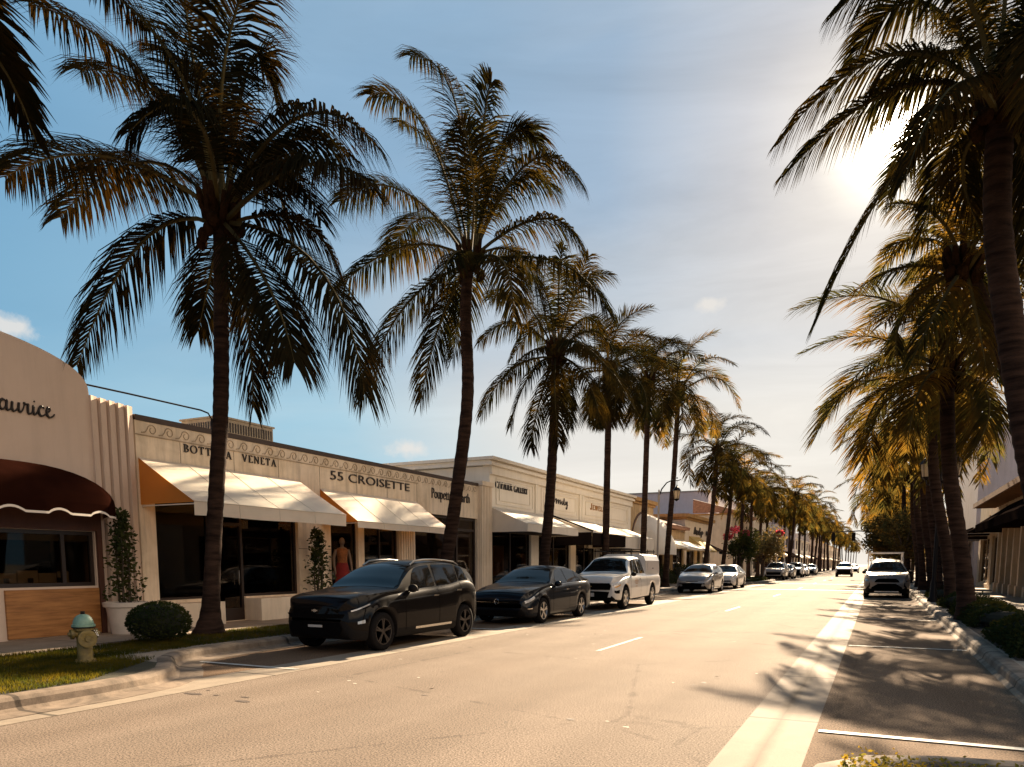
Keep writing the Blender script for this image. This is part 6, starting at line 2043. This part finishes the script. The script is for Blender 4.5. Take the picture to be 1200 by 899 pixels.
def broad_tree(x, y, h, r, label, seed, m, n=3800, size=0.28, group=None, trunk=True, flowers=None, cat='tree', name='tree'):
    t = thing(name, label, cat, (x, y, 0.1), group=group)
    rr = random.Random(seed)
    b = MB()
    tips = []
    b.tube([(0, 0, 0), (rr.uniform(-.1, .1), 0, h * .25), (rr.uniform(-.15, .15), 0, h * .5)], [.17, .13, .10], 8)
    for k in range(9):
        a = k * 2.4 + rr.uniform(-.3, .3); rad = r * rr.uniform(.35, .8)
        p = Vector((rad * math.cos(a), rad * math.sin(a), h * rr.uniform(.5, .88)))
        b.tube([(0, 0, h * .3), Vector((0, 0, h * .42)).lerp(p, .5), p], [.08, .05, .02], 5)
        tips.append((p, r * rr.uniform(.32, .55)))
    for k in range(7): tips.append((Vector((rr.uniform(-.6, .6) * r, rr.uniform(-.6, .6) * r, h * rr.uniform(.3, .7))), r * .4))
    b.build('trunk', M_wood, t, local=True)
    b = MB()
    def ins(q):
        p, rd = q.choice(tips)
        v = Vector((q.gauss(0, 1), q.gauss(0, 1), q.gauss(0, .8)))
        return p + v.normalized() * rd * q.random() ** .4
    leafcloud(b, rr, n, ins, size)
    b.build('crown', m, t, local=True)
    if flowers:
        b = MB()
        def ins2(q):
            p, rd = q.choice(flowers)
            v = Vector((q.gauss(0, 1), q.gauss(0, 1), q.gauss(0, .7)))
            return Vector(p) + v.normalized() * rd * q.random() ** .4
        leafcloud(b, rr, 900, ins2, size * .8)
        b.build('blossom', M_pinkf, t, local=True)
    return t


broad_tree(-9.9, 62.5, 4.6, 1.5, 'dark bougainvillea with pink bracts right of the cream corner house', 1, M_bushl, 3000, 0.2, 'flowering trees on the planted island', flowers=[((-.6, -.3, 4.1), .42), ((.3, -.4, 3.8), .3), ((-1.1, -.2, 3.6), .38)], name='bougainvillea', cat='bougainvillea')
broad_tree(-8.9, 67.0, 4.4, 2.1, 'light leafy bushy tree with pink tips in the planted island', 2, leafmat('light_leaf', (0.10, 0.09, 0.04), (0.16, 0.12, 0.06), (0.4, 0.3, 0.1), 0.3, 2), 4200, 0.2, 'flowering trees on the planted island', flowers=[((1.3, .3, 4.0), .28)])
GT = 'leafy street trees beyond the silver crossover'
M_tr = leafmat('street_tree_leaf', (0.035, 0.035, 0.014), (0.07, 0.055, 0.022), (0.3, 0.2, 0.05), 0.25, 1)
broad_tree(1.6, 57.5, 5.6, 2.1, 'nearest round dark tree behind the silver crossover on the right', 3, M_tr, 5200, 0.22, GT)
broad_tree(0.6, 62.5, 5.2, 1.9, 'second dark tree behind the silver crossover, on the kerb island', 4, M_tr, 4200, 0.24, GT)
broad_tree(2.6, 69.5, 6.2, 2.4, 'third dark tree behind the silver crossover, close to the blank wall', 5, M_tr, 4200, 0.28, GT)

# ------------------------------------------------------------------ fire hydrant
t = thing('fire_hydrant', 'yellow fire hydrant with a pale green cap on the lawn', 'fire hydrant', (-9.72, 6.5, 0.15), R(70))
M_hy = mat('hydrant_yellow', (0.22, 0.155, 0.04), 0.5, var=0.45, vscale=14, bump=0.3, bscale=60)
M_hg = mat('hydrant_green', (0.20, 0.33, 0.25), 0.5, var=0.3, vscale=14)
b = MB(); b.lathe([(.13, -.02), (.13, .03), (.10, .035), (.095, .06), (.095, .44), (.125, .45), (.125, .48), (.105, .485), (.11, .52)], n=24)
for k in range(8):
    a = k * PI / 4; b.lathe([(.012, .03), (.012, .055)], (.115 * math.cos(a), .115 * math.sin(a), 0), 6)
b.build('barrel', M_hy, t, smooth=35, local=True)
b = MB(); b.lathe([(.145, .50), (.145, .53), (.128, .535), (.125, .57), (.105, .62), (.07, .655), (.035, .67)], n=24)
b.build('bonnet', M_hg, t, smooth=40, local=True)
b = MB(); b.lathe([(.03, .668), (.028, .71)], n=5); b.build('operating_nut', M_blk, t, local=True)
b = MB(); b.lathe([(.147, .485), (.147, .499)], n=24); b.build('flange', M_blk, t, local=True)
b = MB(); b.lathe([(.07, .08), (.07, .13), (.118, .135), (.122, .15), (.118, .175), (.085, .18), (.055, .17), (.04, .17), (.035, .20)], (0, 0, .34), 28, 'y', sgn=-1)
b.build('pumper_cap', M_hy, t, smooth=35, local=True)
for sg in (-1, 1):
    b = MB(); b.lathe([(.045, .08), (.045, .12), (.068, .125), (.068, .165), (.035, .17), (.024, .195)], (0, 0, .40), 18, 'x', sgn=sg)
    b.build('side_cap', M_hy, t, smooth=35, local=True)
b = MB()
for k in range(10):
    a = k / 9 * PI
    b.ball((.115 + .03 * math.sin(a), -.06 - .012 * k, .44 - .08 * math.sin(a)), .009, .009, .012, 6, 4)
b.build('chain', M_chrome, t, local=True)

# ------------------------------------------------------------------ lamps, signal
def lantern(b, c, s=1.0):
    x, y, z = c
    for k in range(6):
        a = k * PI / 3
        b.bar((x + .13 * s * math.cos(a), y + .13 * s * math.sin(a), z), (x + .19 * s * math.cos(a), y + .19 * s * math.sin(a), z + .42 * s), .012)
    b.lathe([(.14 * s, -.04 * s), (.15 * s, 0)], (x, y, z), 6); b.lathe([(.03 * s, -.12 * s), (.14 * s, -.04 * s)], (x, y, z), 6)
    b.lathe([(.24 * s, .42 * s), (.20 * s, .47 * s), (.10 * s, .60 * s), (.05 * s, .63 * s), (.02 * s, .74 * s)], (x, y, z), 6)


def lantern_glass(x, y, z, root, s=1.0):
    b = MB(); b.lathe([(.12 * s, .0), (.18 * s, .42 * s)], (x, y, z), 6)
    b.build('lantern_glass', mat('lantern_glass', (0.55, 0.48, 0.38), 0.3, trans=(0.7, 0.6, 0.45), tfac=0.6), root, local=True)


t = thing('street_lamp', 'slim lamp post with one lantern hung from a curled arm', 'street lamp', (-10.55, 39.2, 0.146))
b = MB(); b.lathe([(.16, 0), (.16, .08), (.10, .14), (.085, .5), (.06, .56), (.055, 4.9), (.07, 4.95), (.03, 5.1), (.05, 5.2), (.0, 5.3)], n=12)
b.build('post', mat('pale_post', (0.35, 0.30, 0.25), 0.5), t, smooth=35, local=True)
b = MB(); b.tube([(0, 0, 4.9), (.12, .1, 5.3), (.35, .2, 5.62), (.62, .3, 5.75), (.9, .4, 5.72), (1.05, .42, 5.78)], [.04, .035, .03, .028, .025, .02], 6); b.bar((.85, .38, 5.73), (.85, .38, 5.5), .015); b.ball((.85, .38, 5.86), .035, .035, .05, 8, 6)
b.build('arm', M_blk, t, smooth=60, local=True)
b = MB(); lantern(b, (.85, .38, 4.78), 1.0); b.build('lantern', M_blk, t, local=True)
lantern_glass(.85, .38, 4.78, t)
t = thing('street_lamp', 'black double-headed lamp post among the right-hand palm trunks', 'street lamp', (1.85, 30.5, 0.146))
b = MB(); b.lathe([(.18, 0), (.18, .1), (.12, .2), (.10, .7), (.07, .78), (.06, 4.2), (.1, 4.25), (.05, 4.35), (.03, 4.9), (0, 5.0)], n=12)
b.build('post', M_blk, t, smooth=35, local=True)
for sg in (-1, 1):
    b = MB(); b.tube([(0, 0, 4.25), (sg * .2, 0, 4.1), (sg * .42, 0, 4.15), (sg * .45, 0, 4.3)], .03, 6)
    b.build('arm', M_blk, t, smooth=60, local=True)
    b = MB(); lantern(b, (sg * .45, 0, 4.42), 1.05); b.build('lantern', M_blk, t, local=True)
    lantern_glass(sg * .45, 0, 4.42, t, 1.05)

t = thing('traffic_signal', 'distant traffic signal with a long arm over the road', 'traffic signal', (-0.3, 84, 0.1))
b = MB(); b.lathe([(.2, 0), (.2, .3), (.11, .35), (.08, 5.4), (0, 5.45)], n=10); b.build('post', M_blk, t, smooth=40, local=True)
b = MB(); b.tube([(0, 0, 4.6), (-1.5, 0, 4.75), (-4.2, 0, 4.65)], [.07, .055, .04], 6); b.build('arm', M_blk, t, local=True)
for x in (-2.0, -3.9):
    b = MB(); b.box(x - .17, x + .17, -.12, .12, 3.75, 4.6)
    for k in range(3): b.lathe([(.10, -.12), (.12, -.26)], (x, 0, 3.92 + k * .27), 10, 'y')
    b.build('signal_head', M_blk, t, local=True)
b = MB(); b.box(-.17, .17, -.3, -.1, 2.9, 3.7); b.build('signal_head', M_blk, t, local=True)

# small leaf and twig litter lying on the road and kerb
rr = random.Random(33)
b = MB()
for k in range(90):
    x = rr.choice([rr.uniform(-8.2, -7.3), rr.uniform(0.9, 1.6), rr.uniform(-7, 1.5)]); y = rr.uniform(5.5, 30)
    a = rr.uniform(0, 6.28); s = rr.uniform(.015, .05)
    d = Vector((math.cos(a), math.sin(a), 0)) * s; e = Vector((-d.y, d.x, 0)) * .3
    p = Vector((x, y, .02)); z = Vector((0, 0, s * .3))
    b.add([p - d, p + e + z * .4, p + d + z, p - e], [(0, 1, 2, 3)])
o = b.build('leaf_litter', mat('dry_leaf', (0.16, 0.09, 0.04), 0.8, var=.4, vscale=10)); o['kind'] = 'stuff'
